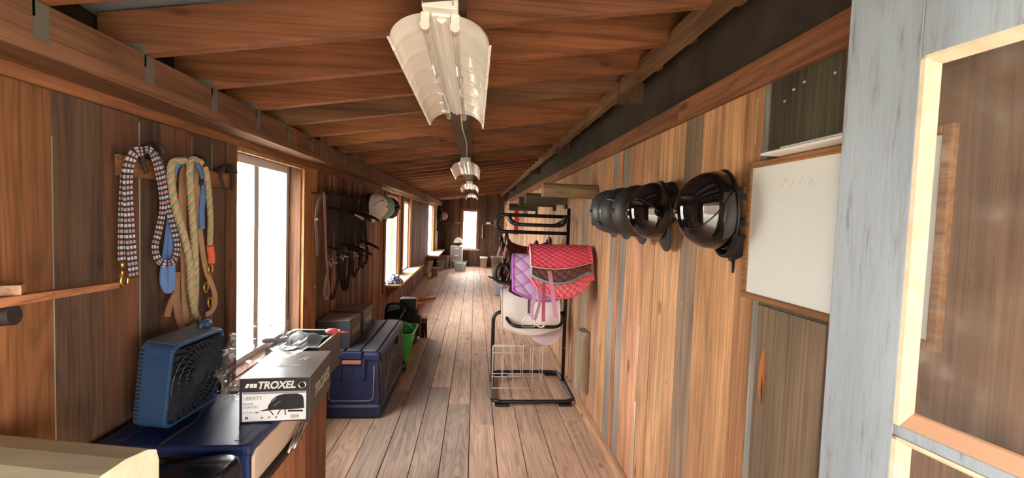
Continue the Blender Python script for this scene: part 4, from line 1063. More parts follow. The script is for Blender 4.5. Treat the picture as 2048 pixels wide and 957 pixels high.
m = MB(); m.prism([(.103, h_*.50), (.118, h_*.585), (.124, h_*.55), (.108, h_*.46)], -.0023, -.0019, 'y', mat=RM); m.prism([(.112, h_*.40), (.135, h_*.50), (.135, h_*.47), (.112, h_*.36)], -.0023, -.0019, 'y', mat=RM); obj('printed_vent', m, plain('print_grey', srgb(96, 100, 110), .5), lb)
m = MB(); c = RM @ Vector((w_-.026, -.0012, h_*.84)); n_ = RM.to_3x3() @ Vector((0, -1, 0)); ex = RM.to_3x3() @ Vector((1, 0, 0))
m.tube([c + ex*.0115*math.cos(a) + Vector((0, 0, .0115*math.sin(a))) for a in [2*math.pi*k/20 for k in range(20)]], .0035, 8, closed=True); obj('grommet_ring', m, M_steel, t, label='round metal grommet')
m = MB(); m.lathe([(.0005, 0), (.0085, 0), (.0085, .0006), (.0005, .0006)], (0, 0, 0), 16, mat=X4(w_-.026, -.0012, h_*.84, (1, 0, 0), (0, 0, 1))); obj('grommet_hole', m, M_web, t)
lettering('top_lettering', 'R', .055, M_ltr, t, X4(.135, .20, h_+.0034, (1, 0, 0), (0, 1, 0)), .3, .001)
m = MB(); m.box(.085, .165, .11, .135, h_+.0032, h_+.0036, mat=RM); obj('top_sticker', m, plain('top_sticker_white', srgb(214, 212, 206), .5), t)
# two more on the blue storage chest, further back
TZ = .517
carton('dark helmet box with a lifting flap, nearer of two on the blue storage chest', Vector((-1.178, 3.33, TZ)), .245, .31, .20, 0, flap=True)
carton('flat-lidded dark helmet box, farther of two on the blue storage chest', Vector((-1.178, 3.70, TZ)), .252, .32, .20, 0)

# open carton with clothing
t = thing('open_box', 'open black box of grey clothing under the big window', 'box', (-1.0, 2.28, .70))
bx0, bx1, by0, by1, bz0, bz1 = -.975, -.728, 2.09, 2.415, .703, .90
m = MB()
for q in ((bx0, bx1, by0, by0+.005), (bx0, bx1, by1-.005, by1), (bx0, bx0+.005, by0+.005, by1-.005), (bx1-.005, bx1, by0+.005, by1-.005)): m.box(q[0], q[1], q[2], q[3], bz0, bz1)
m.box(bx0, bx1, by0, by1, bz0, bz0+.005); obj('carton', m, M_carton, t)
m = MB()
for q in ((bx0, bx1, by0-.001, by0+.007), (bx0, bx1, by1-.007, by1+.001), (bx0, bx0+.007, by0+.007, by1-.007), (bx1-.008, bx1+.001, by0+.007, by1-.007)): m.box(q[0], q[1], q[2], q[3], bz1, bz1+.004)
obj('rim', m, M_cartin, t, label='pale raw cardboard rim')
M_cloth = plain('grey_fleece', srgb(96, 102, 110), .9, noise=.5, nscale=7, col2=srgb(66, 70, 78))
def lump(x, y):
    n = mnoise.noise(Vector((x*9, y*9, 3.1)))*.022 + mnoise.noise(Vector((x*22, y*22, 1.7)))*.010
    return n
m = MB(); m.grid(lambda a, b_: (lambda x, y: Vector((x, y, bz1-.015 + .035*math.sin(math.pi*a)*math.sin(math.pi*b_) + lump(x, y))))(bx0+.02+(bx1-bx0-.06)*a, by0+.02+(by1-by0-.04)*b_), 30, 30, thick=.008)
tag(obj('fleece_garment', m, M_cloth), 'crumpled grey fleece garment spilling from the open black box', 'clothing')
m = MB(); m.tube(smooth_path([(bx0-.03, by0+.05, bz1+.018), (bx0+.02, by0+.02, bz1+.03), (bx0+.07, by0+.03, bz1+.026), (bx0+.11, by0+.04, bz1+.016)], 6), [.012]*19, 8)
tag(obj('rolled_sleeve', m, plain('blue_grey_cloth', srgb(140, 152, 172), .9)), 'pale blue grey rolled cloth on the near edge of the open black box', 'clothing')
c = Vector((bx1-.012, by0+.22, bz1+.022)); m = MB(); m.lathe([(.002, -.014), (.02, -.01), (.026, 0), (.02, .012), (.002, .016)], tuple(c), 16, sx=1.3); m.tube([c + Vector((.02, 0, 0)), c + Vector((.05, .0, -.004))], [.010, .004], 8)
m.tube([c + Vector((.05, 0, -.004)), c + Vector((.085, 0, -.004))], .0035, 8)
tag(obj('pink_brush', m, plain('pink_plastic', srgb(226, 92, 98), .4)), 'pink handled brush lying on the rim of the open black box', 'brush')

# brown cartons / chest under all that
M_ply = wood('plywood_chest', 'z', across=10, ring=3, patch=.3)
t = thing('wooden_chest', 'brown wooden chest carrying the blue cooler', 'chest', (-.94, 1.6, 0))
m = MB(); m.box(-1.18, -.690, 1.42, 1.80, .0, .655, tint=T(150, 100, 72)); obj('body', m, M_ply, t, bevel=.004)
m = MB(); m.box(-.689, -.676, 1.425, 1.80, .02, .635, tint=T(156, 104, 74)); obj('side_board', m, M_ply, t, bevel=.002)
t = thing('wooden_chest', 'brown plywood box under the open black box', 'chest', (-.97, 2.3, 0))
m = MB(); m.box(-1.16, -.80, 2.07, 2.43, .0, .70, tint=T(140, 94, 68)); obj('body', m, M_ply, t, bevel=.004)
m = MB(); m.box(-1.17, -.79, 2.06, 2.44, .68, .7015, tint=T(150, 104, 76)); obj('lid', m, M_ply, t, bevel=.002)

# cooler
M_coolb = plain('blue_cooler_plastic', srgb(22, 40, 84), .32, spec=.55, noise=.35, nscale=9, col2=srgb(48, 66, 106))
M_coolc = plain('cream_cooler_side', srgb(206, 184, 162), .6, noise=.4, nscale=4, col2=srgb(186, 156, 128))
t = thing('cooler', 'blue lidded cooler with a cream end panel, on the brown wooden chest', 'cooler', (-.94, 1.6, .657))
m = MB(); m.rbox(-1.165, -.700, 1.40, 1.79, .657, .765, .02); obj('body', m, M_coolb, t)
m = MB(); m.rbox(-1.175, -.692, 1.385, 1.80, .762, .80, .02); ld = obj('lid', m, M_coolb, t)
m = MB(); m.rbox(-1.13, -1.10, 1.43, 1.76, .7985, .8015, .01); obj('lid_rib', m, M_coolb, ld)
m = MB(); m.rbox(-.76, -.735, 1.42, 1.60, .7985, .8015, .008); obj('lid_rib', m, M_coolb, ld)
m = MB(); m.prism([(1.405, .66), (1.79, .66), (1.79, .765), (1.76, .778), (1.43, .772), (1.405, .755)], -.699, -.687, 'x'); obj('end_panel', m, M_coolc, t, bevel=.006, label='cream end panel')
m = MB(); m.tube([(-.69, 1.74, .725), (-.655, 1.74, .722)], .006, 8); m.tube([(-.675, 1.735, .722), (-.640, 1.735, .722)], .008, 10); lt_ = obj('latch', m, M_steel, t, label='chrome latch')
m = MB(); m.box(-.686, -.668, 1.42, 1.74, .640, .662); obj('hinge_bar', m, M_iron, t)
m = MB(); m.tube([(-.665, 1.73, .708), (-.664, 1.60, .655)], .006, 8); m.tube([(-.650, 1.73, .708), (-.652, 1.62, .66)], .006, 8); obj('handle_arm', m, M_steel, t, label='shiny metal handle arm')

# box fan leaning on the wall side
t = thing('box_fan', 'dusty blue box fan tilted back on the cooler lid', 'fan', (0, 0, 0))
M_fan = plain('blue_fan_plastic', srgb(34, 66, 102), .42, spec=.45, noise=.7, nscale=6, col2=srgb(58, 78, 102)); M_dusty = plain('dusty_fan_top', srgb(74, 84, 96), .7, noise=.7, nscale=9, col2=srgb(112, 104, 94)); M_fanblk = plain('fan_grille', srgb(34, 38, 44), .5)
FDX, FDY, FDZ = .115, .26, .285
m = MB()
rr = .03
for z0, z1, x0, x1 in ((.0, FDZ, -FDX, 0),):
    # shell: rounded rectangle in (y,z) extruded along x, open at the front
    out = []; 
    for cy, cz, a0 in ((FDY-rr, FDZ-rr, 0), (rr, FDZ-rr, 90), (rr, rr, 180), (FDY-rr, rr, 270)):
        for i in range(6): out.append((cy + rr*math.cos(R(a0+18*i)), cz + rr*math.sin(R(a0+18*i))))
    inn = [((y-FDY/2)*.93+FDY/2, (z-FDZ/2)*.93+FDZ/2) for y, z in out]
    R_ = lambda pf, x: [Vector((x, y, z)) for y, z in pf]
    bk = [((y-FDY/2)*.9+FDY/2, (z-FDZ/2)*.9+FDZ/2) for y, z in out]
    m.loft([R_(bk, -FDX), R_(out, -FDX+.012), R_(out, -.006), R_([((y-FDY/2)*.985+FDY/2, (z-FDZ/2)*.985+FDZ/2) for y, z in out], 0), R_(inn, 0), R_(inn, -.03)], True, True, False)
obj('housing', m, M_fan, t)
m = MB(); m.box(-FDX+.01, -.008, .02, FDY-.02, FDZ+.0002, FDZ+.002); obj('dusty_top', m, M_dusty, t, label='dust covered top')
m = MB(); m.box(-.012, -.006, .022, FDY-.022, .022, FDZ-.022); obj('grille_back', m, M_web, t)
for k in range(34):
    m = MB(); yy = .012; zz = 0
    cy, cz = FDY/2, FDZ/2
    pts = []
    ang = R(360*k/34)
    for q in range(7):
        r0 = .028 + (.125-.028)*q/6; a2 = ang + .75*(q/6)
        k2 = 1/max(abs(math.cos(a2)), abs(math.sin(a2))); r1 = r0*(1 + (min(k2, 1.3)-1)*(q/6))
        pts.append(Vector((.004, cy + r1*math.cos(a2), cz + r1*math.sin(a2))))
    m.strap(pts, .012, .0035, [Vector((0, -math.sin(ang+.5), math.cos(ang+.5)))]*7); obj('grille_fin', m, M_fanblk, t)
m = MB(); m.lathe([(.001, 0), (.034, 0), (.034, .006), (.028, .010), (.001, .011)], (0, 0, 0), 20, mat=Matrix.Translation((.0, FDY/2, FDZ/2)) @ Matrix.Rotation(R(90), 4, 'Y')); obj('hub_cover', m, M_fanblk, t)
for rq in (.06, .095, .125):
    m = MB(); m.tube([Vector((.006, FDY/2 + rq*math.cos(a), FDZ/2 + rq*math.sin(a))) for a in [2*math.pi*k/28 for k in range(28)]], .003, 6, closed=True); obj('grille_ring', m, M_fanblk, t)
m = MB()
for k in range(18): m.box(-FDX+.012, -FDX+.026, -.0012, .004, .03+k*.0135, .036+k*.0135)
obj('side_vent', m, M_web, t)
m = MB(); m.tube(smooth_path([(-.06, FDY-.05, FDZ), (-.06, FDY-.045, FDZ+.016), (-.06, FDY-.01, FDZ+.016), (-.06, FDY-.005, FDZ-.01)], 5), .010, 8); m.lathe([(.001, 0), (.016, 0), (.016, .018), (.012, .022), (.001, .022)], (-.05, FDY-.03, FDZ), 14); obj('knob', m, M_fan, t)
m = MB(); m.box(-FDX+.01, -FDX+.03, .03, FDY-.03, -.010, .002); m.box(-.03, -.01, .03, FDY-.03, -.002, .002); obj('foot', m, M_fanblk, t)
FANM = Matrix.Translation((-.995, 1.455, .8135)) @ Matrix.Rotation(R(-4), 4, 'Z') @ Matrix.Rotation(R(6), 4, 'Y')
t.matrix_world = FANM
m = MB(); m.tube(smooth_path([(-.99, 1.72, .806), (-.975, 1.62, .806), (-.955, 1.54, .806), (-.96, 1.46, .806), (-.965, 1.40, .802), (-.967, 1.378, .79), (-.967, 1.372, .75), (-.965, 1.37, .70)], 7), .004, 8)
tag(obj('fan_cord', m, M_web), 'black fan cord trailing over the front edge of the blue cooler lid', 'cord')

# clear plastic bag, crumpled, between the fan and the box, flopping over the box
M_bag = clear('clear_plastic_film', (.985, .985, .985), gloss=.09, rough=.10, dust=.10, dustcol=(.9, .92, .95))
m = MB()
def bagp(a, b_):
    th = 2*math.pi*a; ph = math.pi*(.03 + .94*b_)
    d = Vector((math.sin(ph)*math.cos(th), math.sin(ph)*math.sin(th), math.cos(ph)))
    n = mnoise.noise(d*1.9 + Vector((3, 1, 7)))*.30 + abs(mnoise.noise(d*4.3 + Vector((1, 5, 2))))*.42 - abs(mnoise.noise(d*9))*.20
    r = .86 + n
    z = .955 + d.z*.165*r
    up = max(0, min(1, (z-.93)/.06)); up = up*up*(3-2*up)
    x = -.915 + d.x*(.075 + .085*up)*r + .085*up
    y = 1.745 + d.y*(.085 + .05*up)*r + .03*up
    if up > .3 and x > -.86: z = max(z, .975)
    return Vector((x, y, max(z, .803)))
m.grid(bagp, 46, 34, smooth=False); tag(obj('plastic_bag', m, M_bag), 'crumpled clear plastic bag between the blue fan and the labelled box', 'bag')

# black garbage bag at the bottom edge
M_bin = plain('glossy_black_film', srgb(16, 20, 28), .16, spec=.6, bump=.15, nscale=9)
m = MB()
def blk(a, b_):
    th = 2*math.pi*a; c_, s_ = math.cos(th), math.sin(th)
    z = min(1, b_/.72); cap = max(0, (b_-.72)/.28)
    k = (1 - .97*cap)*(.90 + .10*math.sin(math.pi*z))
    sq = 1/(abs(c_)**3.2 + abs(s_)**3.2)**(1/3.2)
    d = Vector((c_*1.3, s_*1.3, z*2.0))
    n = mnoise.noise(d*1.5)*.07 + abs(mnoise.noise(d*3.4))*.06*(1-cap)
    x = c_*sq*k*(.165)*(1+n); y = s_*sq*k*.085*(1+n)
    return Vector((-.835 + x, 1.285 + y, .004 + z*(.775 + .16*x) + cap*(.022 + .05*n) ))
m.grid(blk, 60, 44)
tag(obj('garbage_bag', m, M_bin), 'shiny black plastic garbage bag standing in front of the blue cooler', 'bag')

# ------------------------------------------------------------------ long blue trunk
M_trk = plain('blue_trunk_plastic', srgb(20, 28, 62), .5, spec=.4, noise=.5, nscale=10, col2=srgb(44, 54, 84))
M_trkd = plain('dusty_trunk_lid', srgb(62, 68, 86), .55, spec=.4, noise=.8, nscale=7, col2=srgb(92, 84, 80))
M_trks = plain('dusty_trunk_side', srgb(44, 46, 66), .6, noise=.8, nscale=8, col2=srgb(76, 66, 64))
t = thing('storage_chest', 'long dusty blue plastic storage chest on the floor by the left wall', 'storage chest', (-.88, 3.75, 0))
x0, x1, y0, y1 = -1.125, -.660, 3.235, 4.30
def ring_(x0, x1, y0, y1, z, r=.03, n=4):
    o_ = []
    for cx_, cy_, a0 in ((x1-r, y1-r, 0), (x0+r, y1-r, 90), (x0+r, y0+r, 180), (x1-r, y0+r, 270)):
        for i in range(n+1): a = R(a0+90*i/n); o_.append(Vector((cx_+r*math.cos(a), cy_+r*math.sin(a), z)))
    return o_
m = MB(); ins = lambda k: (x0+k, x1-k, y0+k, y1-k)
m.loft([ring_(*ins(.012), .002), ring_(*ins(.0), .02), ring_(*ins(.0), .09), ring_(*ins(.012), .105), ring_(*ins(.028), .44)], True, True, False); obj('body', m, M_trk, t)
m = MB(); a, b_, c_, d_ = ins(.022); m.loft([ring_(a, b_, c_, d_, .44), ring_(a-.004, b_+.004, c_-.004, d_+.004, .448), ring_(a-.004, b_+.004, c_-.004, d_+.004, .485), ring_(a+.012, b_-.012, c_+.012, d_-.012, .500)], True, True, False); ld = obj('lid', m, M_trk, t)
m = MB()
wl_ = (b_-a-.06)/3
for k in range(3): m.rbox(a+.03+wl_*k+.006, a+.03+wl_*(k+1)-.006, c_+.03, d_-.03, .499, .5165, .012)
obj('lid_panel', m, M_trkd, ld, label='dusty raised lid panels')
cxm = (x0+x1)/2 - .0
m = MB(); m.rbox(cxm-.075, cxm+.075, c_-.018, c_+.02, .455, .512, .008); obj('lid_tab', m, M_trk, ld)
m = MB(); m.box(cxm-.07, cxm+.07, c_-.016, c_-.005, .418, .448); obj('latch', m, plain('tan_latch', srgb(164, 110, 78), .6, noise=.5, nscale=20, col2=srgb(96, 70, 60)), t, bevel=.004, label='tan latch bar')
m = MB()
for s in (-1, 1): m.rbox(cxm+s*.088-.014, cxm+s*.088+.014, y0+.006, y0+.04, .30, .455, .006)
obj('latch_post', m, M_trk, t)
yf = lambda z: y0 + .012 + (.028-.012)*(z-.105)/(.44-.105)
pth = fillet([Vector((cxm-.165, yf(.40)-.002, .40)), Vector((cxm-.165, yf(.135)-.002, .135)), Vector((cxm+.165, yf(.135)-.002, .135)), Vector((cxm+.165, yf(.40)-.002, .40))], .04, 6)
m = MB(); m.tube(pth, .006, 8); obj('front_moulding', m, plain('dusty_moulding', srgb(92, 88, 96), .7), t)
m = MB()
for k in range(-1, 2): m.box(cxm+k*.075-.003, cxm+k*.075+.003, yf(.38)-.006, yf(.16)+.004, .145, .39)
obj('front_rib', m, M_trk, t)
for k in range(7):
    yy = y0 + .10 + k*.135; m = MB(); m.hexa([(x1-.004, yy, .11), (x1+.006-.012, yy, .11), (x1-.006, yy+.045, .11), (x1-.02, yy+.045, .11), (x1-.04, yy, .43), (x1-.022, yy, .43), (x1-.022, yy+.045, .43), (x1-.04, yy+.045, .43)]); obj('side_rib', m, M_trks, t)
m = MB(); m.hexa([(x1-.02, y0+.04, .11), (x1-.0085, y0+.04, .11), (x1-.0085, y1-.04, .11), (x1-.02, y1-.04, .11), (x1-.045, y0+.04, .43), (x1-.0255, y0+.04, .43), (x1-.0255, y1-.04, .43), (x1-.045, y1-.04, .43)]); obj('side_wall', m, M_trks, t, label='dust grey side wall')
m = MB(); m.tube(fillet([Vector((x1-.010, y0+.12, .13)), Vector((x1-.012, y0+.16, .17)), Vector((x1-.018, y0+.40, .33)), Vector((x1-.02, y0+.5, .33))], .03), .006, 8); obj('side_moulding', m, plain('worn_edge', srgb(150, 120, 108), .7), t)
m = MB(); m.rbox(x1-.03, x1+.0, y0+.62, y0+.70, .39, .44, .005); obj('side_latch', m, M_web, t)
for yy in (y1-.06,):
    m = MB(); m.lathe([(.01, 0), (.05, .002), (.055, .01), (.055, .03), (.05, .038), (.01, .04)], (0, 0, 0), 18, mat=Matrix.Translation((x1-.018, yy, .057)) @ Matrix.Rotation(R(90), 4, 'Y')); obj('wheel', m, M_black, t)

# ------------------------------------------------------------------ green basket, tote, whip handles beyond the trunk
M_green = plain('green_plastic', srgb(60, 180, 84), .4, spec=.5)
t = thing('plastic_basket', 'bright green plastic basket with a handle behind the blue storage chest', 'basket', (-.85, 4.72, 0))
bx = lambda k, z: ring_(-1.10+k, -.615-k, 4.46+k, 4.93-k, z, .05)
m = MB(); m.loft([bx(.07, .003), bx(.035, .15), bx(.01, .295), bx(.0, .30), bx(-.012, .30), bx(-.012, .312), bx(.006, .312), bx(.016, .295), bx(.075, .012)], True, True, False); obj('tub', m, M_green, t)
m = MB(); m.strap(smooth_path([(-1.085, 4.69, .30), (-1.06, 4.69, .36), (-.95, 4.69, .405), (-.80, 4.69, .405), (-.68, 4.69, .36), (-.635, 4.69, .30)], 7), .03, .012, Vector((0, .2, 1))); obj('handle', m, M_green, t)
t = thing('grooming_tote', 'black fabric grooming tote stuffed with gear, beyond the green basket', 'bag', (-.88, 5.3, 0))
def tote(a, b_):
    th = 2*math.pi*a; c_, s_ = math.cos(th), math.sin(th); sq = 1/max(abs(c_), abs(s_))**.75
    n = mnoise.noise(Vector((c_*2, s_*2, b_*3)))*.05
    return Vector((-.86 + .19*c_*sq*(1+n), 5.28 + .15*s_*sq*(1+n), .004 + .40*b_ + .05*b_*math.sin(3*th)*.6))
m = MB(); m.grid(tote, 40, 12); m.face([len(m.v)-1-13*k for k in range(41)][:40]); obj('body', m, plain('black_canvas', srgb(24, 24, 27), .8, bump=.3, nscale=20), t)
m = MB(); m.rbox(-.80, -.62, 5.14, 5.26, .10, .34, .02); obj('side_pocket', m, plain('charcoal_canvas', srgb(34, 34, 38), .8), t)
m = MB(); m.strap(smooth_path([(-1.03, 5.16, .38), (-1.0, 5.13, .48), (-.9, 5.12, .50), (-.78, 5.13, .46), (-.72, 5.15, .38)], 6), .03, .006, Vector((0, 1, .2))); obj('handle', m, M_web, t)
m = MB(); m.rbox(-.88, -.68, 5.20, 5.36, .40, .545, .02); tag(obj('gear_case', m, plain('black_vinyl', srgb(20, 20, 22), .5)), 'small black case standing in the top of the black tote', 'case')
m = MB(); m.tube([(-.90, 5.12, .24), (-.80, 5.13, .43)], .006, 8); m.tube([(-.80, 5.13, .43), (-.795, 5.13, .445)], .009, 8)
tag(obj('hoof_pick', m, M_steel), 'thin pale metal pick poking out of the black tote', 'tool')
M_bristle = plain('bristles', srgb(40, 30, 26), .9)
t = thing('scrub_brush', 'dark bristle brush head standing beside the black tote', 'brush', (-.6, 5.45, 0))
m = MB(); m.box(-.66, -.57, 5.40, 5.50, .20, .26, tint=T(110, 72, 50)); obj('block', m, M_trimz, t)
for k in range(10):
    m = MB(); xx = -.65 + .0085*k; m.tube([(xx, 5.42+.006*(k % 3), .20), (xx+.012*math.sin(k), 5.40+.02*(k % 4), .006)], [.007, .010], 6); obj('bristle_tuft', m, M_bristle, t)
M_pole = wood('orange_pole', 'x', across=20, ring=2, patch=.2, rough=.4)
for k, (xa, xb, ya, yb, lb) in enumerate(((-1.12, -.70, 7.70, 8.05, 'longer orange wooden pole lying on the floor toward the far end'), (-1.10, -.86, 7.30, 7.45, 'shorter orange wooden pole lying on the floor nearer the black tote'))):
    m = MB(); m.tube([(xa, ya, .031), (xb, yb, .031)], .03, 12, tint=T(196, 112, 62)); o = obj('wooden_pole', m, M_pole); tag(o, lb, 'pole')
# ------------------------------------------------------------------ free standing saddle rack
t = thing('saddle_rack', 'black tubular steel saddle rack standing on the floor by the right wall', 'saddle rack', (.55, 3.8, 0))
TR = .017
def tb(name, pts, r=TR, par=None, mat=None, closed=False): 
    m = MB(); m.tube(pts, r, 12, closed=closed); return obj(name, m, mat or M_black, par or t)
tb('base_frame', fillet([Vector(q) for q in ((.185, 3.455, .035), (.878, 3.455, .035), (.878, 4.15, .035), (.215, 4.15, .035))], .09, 6, True), TR, closed=True)
for x_, y_ in ((.27, 3.452), (.80, 3.452), (.30, 4.15), (.80, 4.15)):
    m = MB(); m.rbox(x_-.06, x_+.06, y_-.022, y_+.022, .0, .02, .01); obj('foot_pad', m, M_black, t)
post = tb('post', [(.873, 3.90, .035), (.868, 3.90, 1.665)])
m = MB(); m.lathe([(.001, 0), (.017, 0), (.016, .006), (.001, .009)], (.868, 3.90, 1.665), 12); obj('post_cap', m, M_black, post)
for z in (.36, .86):
    m = MB(); m.tube([(.873, 3.885, z), (.873, 3.880, z)], .006, 8); obj('bolt', m, M_steel, post)
tb('front_leg', fillet([Vector((.205, 3.89, .035)), Vector((.197, 3.90, .69)), Vector((.86, 3.90, .69))], .09, 8))
for z1, z0, xt in ((1.592, 1.437, .195), (1.130, .965, .20)):
    a = tb('saddle_arm', fillet([Vector((.865, 3.90, z1)), Vector((xt, 3.90, z1)), Vector((xt, 3.90, z0)), Vector((.865, 3.90, z0))], .085, 8))
    for s in (-1, 1): tb('side_bar', fillet([Vector((.31, 3.90, z1)), Vector((.315, 3.90+s*.08, z1-.035)), Vector((.36, 3.90+s*.16, z1-.085)), Vector((.78, 3.90+s*.16, z1-.085)), Vector((.83, 3.90+s*.08, z1-.035)), Vector((.835, 3.90, z1))], .05, 6), TR*.9, a)
for s in (-1, 1): tb('side_bar', fillet([Vector((.31, 3.90, .69)), Vector((.315, 3.90+s*.09, .645)), Vector((.37, 3.90+s*.18, .60)), Vector((.78, 3.90+s*.18, .60)), Vector((.84, 3.90+s*.09, .645)), Vector((.845, 3.90, .69))], .06, 6), TR*.9)
g = thing('wire_basket', 'white wire basket hanging low in the black saddle rack', 'basket', (.42, 3.65, .3))
WR = .0028
for yy, zl, zh in ((3.64, .075, .455), (3.79, .12, .40)):
    for k in range(6):
        x_ = .195 + .087*k; lo = zl - (.055 if (k in (1, 4) and yy < 3.7) else 0)
        m = MB(); m.tube([(x_, yy, lo), (x_, yy, zh)], WR, 6); obj('wire', m, M_wire, g)
    for z in (zl, zh) + ((zl+.22,) if yy > 3.7 else (zl+.13,)):
        m = MB(); m.tube([(.19, yy, z), (.635, yy, z)], WR, 6); obj('wire', m, M_wire, g)
for x_ in (.195, .63):
    for z in (.13, .40):
        m = MB(); m.tube([(x_, 3.64, z), (x_, 3.79, z)], WR, 6); obj('wire', m, M_wire, g)

# ------------------------------------------------------------------ pads and saddles
def quilt(name, col, col2, k=26, spec=.3, rough=.7, strength=.7, mode=0):
    m, nt, b, out = nmat(name); L = nt.links.new
    tc = N(nt, 'TexCoord'); sp = N(nt, 'SeparateXYZ'); L(tc.outputs['UV'], sp.inputs[0])
    def sn(a, b_):
        x = N(nt, 'Math', operation='MULTIPLY'); L(sp.outputs[0], x.inputs[0]); x.inputs[1].default_value = a
        y = N(nt, 'Math', operation='MULTIPLY_ADD'); L(sp.outputs[1], y.inputs[0]); y.inputs[1].default_value = b_; L(x.outputs[0], y.inputs[2])
        s = N(nt, 'Math', operation='SINE'); L(y.outputs[0], s.inputs[0]); ab = N(nt, 'Math', operation='ABSOLUTE'); L(s.outputs[0], ab.inputs[0]); return ab.outputs[0]
    mu = N(nt, 'Math', operation='MULTIPLY'); L(sn(k, k*1.5), mu.inputs[0]); L(sn(k, -k*1.5), mu.inputs[1])
    pw = N(nt, 'Math', operation='POWER'); L(mu.outputs[0], pw.inputs[0]); pw.inputs[1].default_value = .35
    L(mixc(nt, 'MIX', ramp(nt, [(.25, 0), (.6, 1)], pw.outputs[0]), col2, col), b.inputs['Base Color'])
    b.inputs['Roughness'].default_value = rough; b.inputs['Specular IOR Level'].default_value = spec
    bp = N(nt, 'Bump'); bp.inputs['Strength'].default_value = strength; bp.inputs['Distance'].default_value = .012; L(pw.outputs[0], bp.inputs['Height']); L(bp.outputs[0], b.inputs['Normal'])
    return m
M_pink = quilt('pink_quilt', srgb(246, 98, 122), srgb(222, 62, 92), 26)
M_pinkl = quilt('salmon_quilt', srgb(252, 128, 142), srgb(240, 100, 116), 30)
M_lil = quilt('lilac_quilt', srgb(206, 172, 222), srgb(176, 138, 196), 13)
M_greyq = quilt('grey_quilt', srgb(118, 74, 76), srgb(88, 58, 62), 20)
M_pipe = plain('white_piping', srgb(238, 222, 206), .6); M_teal = plain('teal_trim', srgb(104, 168, 172), .6)
M_pinkb = plain('pink_binding', srgb(244, 120, 132), .7); M_purpb = plain('purple_binding', srgb(168, 84, 182), .7)
def drape_pt(x, s, yc, zt, r, slope=.40, wav=0):
    sg = 1 if s >= 0 else -1; q = abs(s); ph0 = 1.15
    if q < r*ph0: y, z = r*math.sin(q/r), r*math.cos(q/r) - r
    else:
        e = q - r*ph0; y = r*math.sin(ph0) + e*slope; z = r*math.cos(ph0) - r - e*math.sqrt(1-slope*slope)
    return Vector((x, yc - sg*(y + wav*math.sin(x*17+q*9)*min(1, q*4)), zt+z))
def pad(name, label, cat, mat, x0, x1, yc, zt, r, lenf, lenb=None, thick=.016, edge=None, ew=.008, slope=.40, group=None, wav=.004, sag=0.0, tilt_=0.0):
    """lenf(a): how far the front flap reaches at a = 0..1 along x"""
    t = thing(name, label, cat, ((x0+x1)/2, yc, zt), group)
    lb_ = lenb or (lambda a: lenf(a)*.85)
    def fn(a, b_):
        s = -lb_(a) + (lenf(a)+lb_(a))*b_
        return drape_pt(x0+(x1-x0)*a, s, yc, zt - sag*math.sin(math.pi*a) + tilt_*(a-.5), r, slope, wav)
    m = MB(); m.grid(fn, 30, 46, thick=thick); obj('quilted_panel', m, mat, t)
    if edge:
        pth = [fn(0, .5+.5*k/12) for k in range(13)] + [fn(k/24, 1) for k in range(1, 25)] + [fn(1, 1-.5*k/12) for k in range(1, 13)]
        m = MB(); m.tube(pth, ew, 8); obj('binding', m, edge, t)
    return t, fn
flat = lambda L, c=.10: (lambda a: L*(1 - c*(2*a-1)**2*2))
GP = 'saddle pads piled on the low peg'
YP = 3.27
lil, lfn = pad('saddle_pad', 'lilac quilted saddle pad at the bottom of the pile, its purple edge showing', 'saddle pad', M_lil, .30, .84, YP+.01, 1.272, .075, lambda a: .24 + .14*math.sin(math.pi*min(1, a*.85+.15)), edge=M_purpb, ew=.011, group=GP, slope=.36)
pk2, pfn = pad('saddle_pad', 'large salmon pink pad with a rounded flap, under the grey one in the pile', 'saddle pad', M_pinkl, .43, .905, YP, 1.305, .098, lambda a: .26 + .14*math.sin(math.pi*max(0, min(1, a*1.05)))**.7, edge=M_pinkb, ew=.009, group=GP, slope=.42)
gr2, gfn = pad('saddle_pad', 'grey lined saddle pad with a teal edge, second from the top of the pile', 'saddle pad', M_greyq, .435, .885, YP, 1.328, .12, lambda a: .23 + .09*math.sin(math.pi*max(0, min(1, .12+a*.95))), edge=M_teal, ew=.013, group=GP, slope=.44)
pk1, kfn = pad('saddle_pad', 'bright pink quilted pad with pale piping on top of the pile', 'saddle pad', M_pink, .425, .895, YP, 1.352, .142, lambda a: .185 + .06*math.sin(math.pi*min(1, .25+a*.75)), edge=M_pipe, ew=.005, group=GP, slope=.46)
def tie(par, pts, col, w=.026, nm='tie_strap'):
    m = MB(); m.strap(smooth_path(pts, 6), w, .003, Vector((.25, -1, 0)), twist=.3); obj(nm, m, plain(nm+'_'+col[0], srgb(*col[1]), .7), par, label=col[0].replace('_', ' ')+' strap')
tie(pk1, [(.545, 3.015, 1.19), (.555, 2.985, 1.12), (.575, 2.985, 1.0), (.600, 2.985, .855)], ('pale_pink', (222, 160, 200)), .030)
tie(gr2, [(.515, 3.05, 1.10), (.515, 3.035, 1.0), (.517, 3.035, .90), (.52, 3.035, .815)], ('mauve', (188, 88, 128)))
tie(lil, [(.445, 3.10, 1.08), (.452, 3.06, 1.0), (.435, 3.06, .90), (.452, 3.06, .82), (.475, 3.06, .88), (.49, 3.06, .97), (.475, 3.07, 1.06)], ('lavender', (214, 186, 226)), .028)
m = MB(); m.tube(smooth_path([(.452, 3.058, .82), (.47, 3.05, .79), (.50, 3.05, .77), (.525, 3.05, .775), (.53, 3.05, .79)], 6), .006, 8); obj('tie_cord', m, M_pipe, lil)

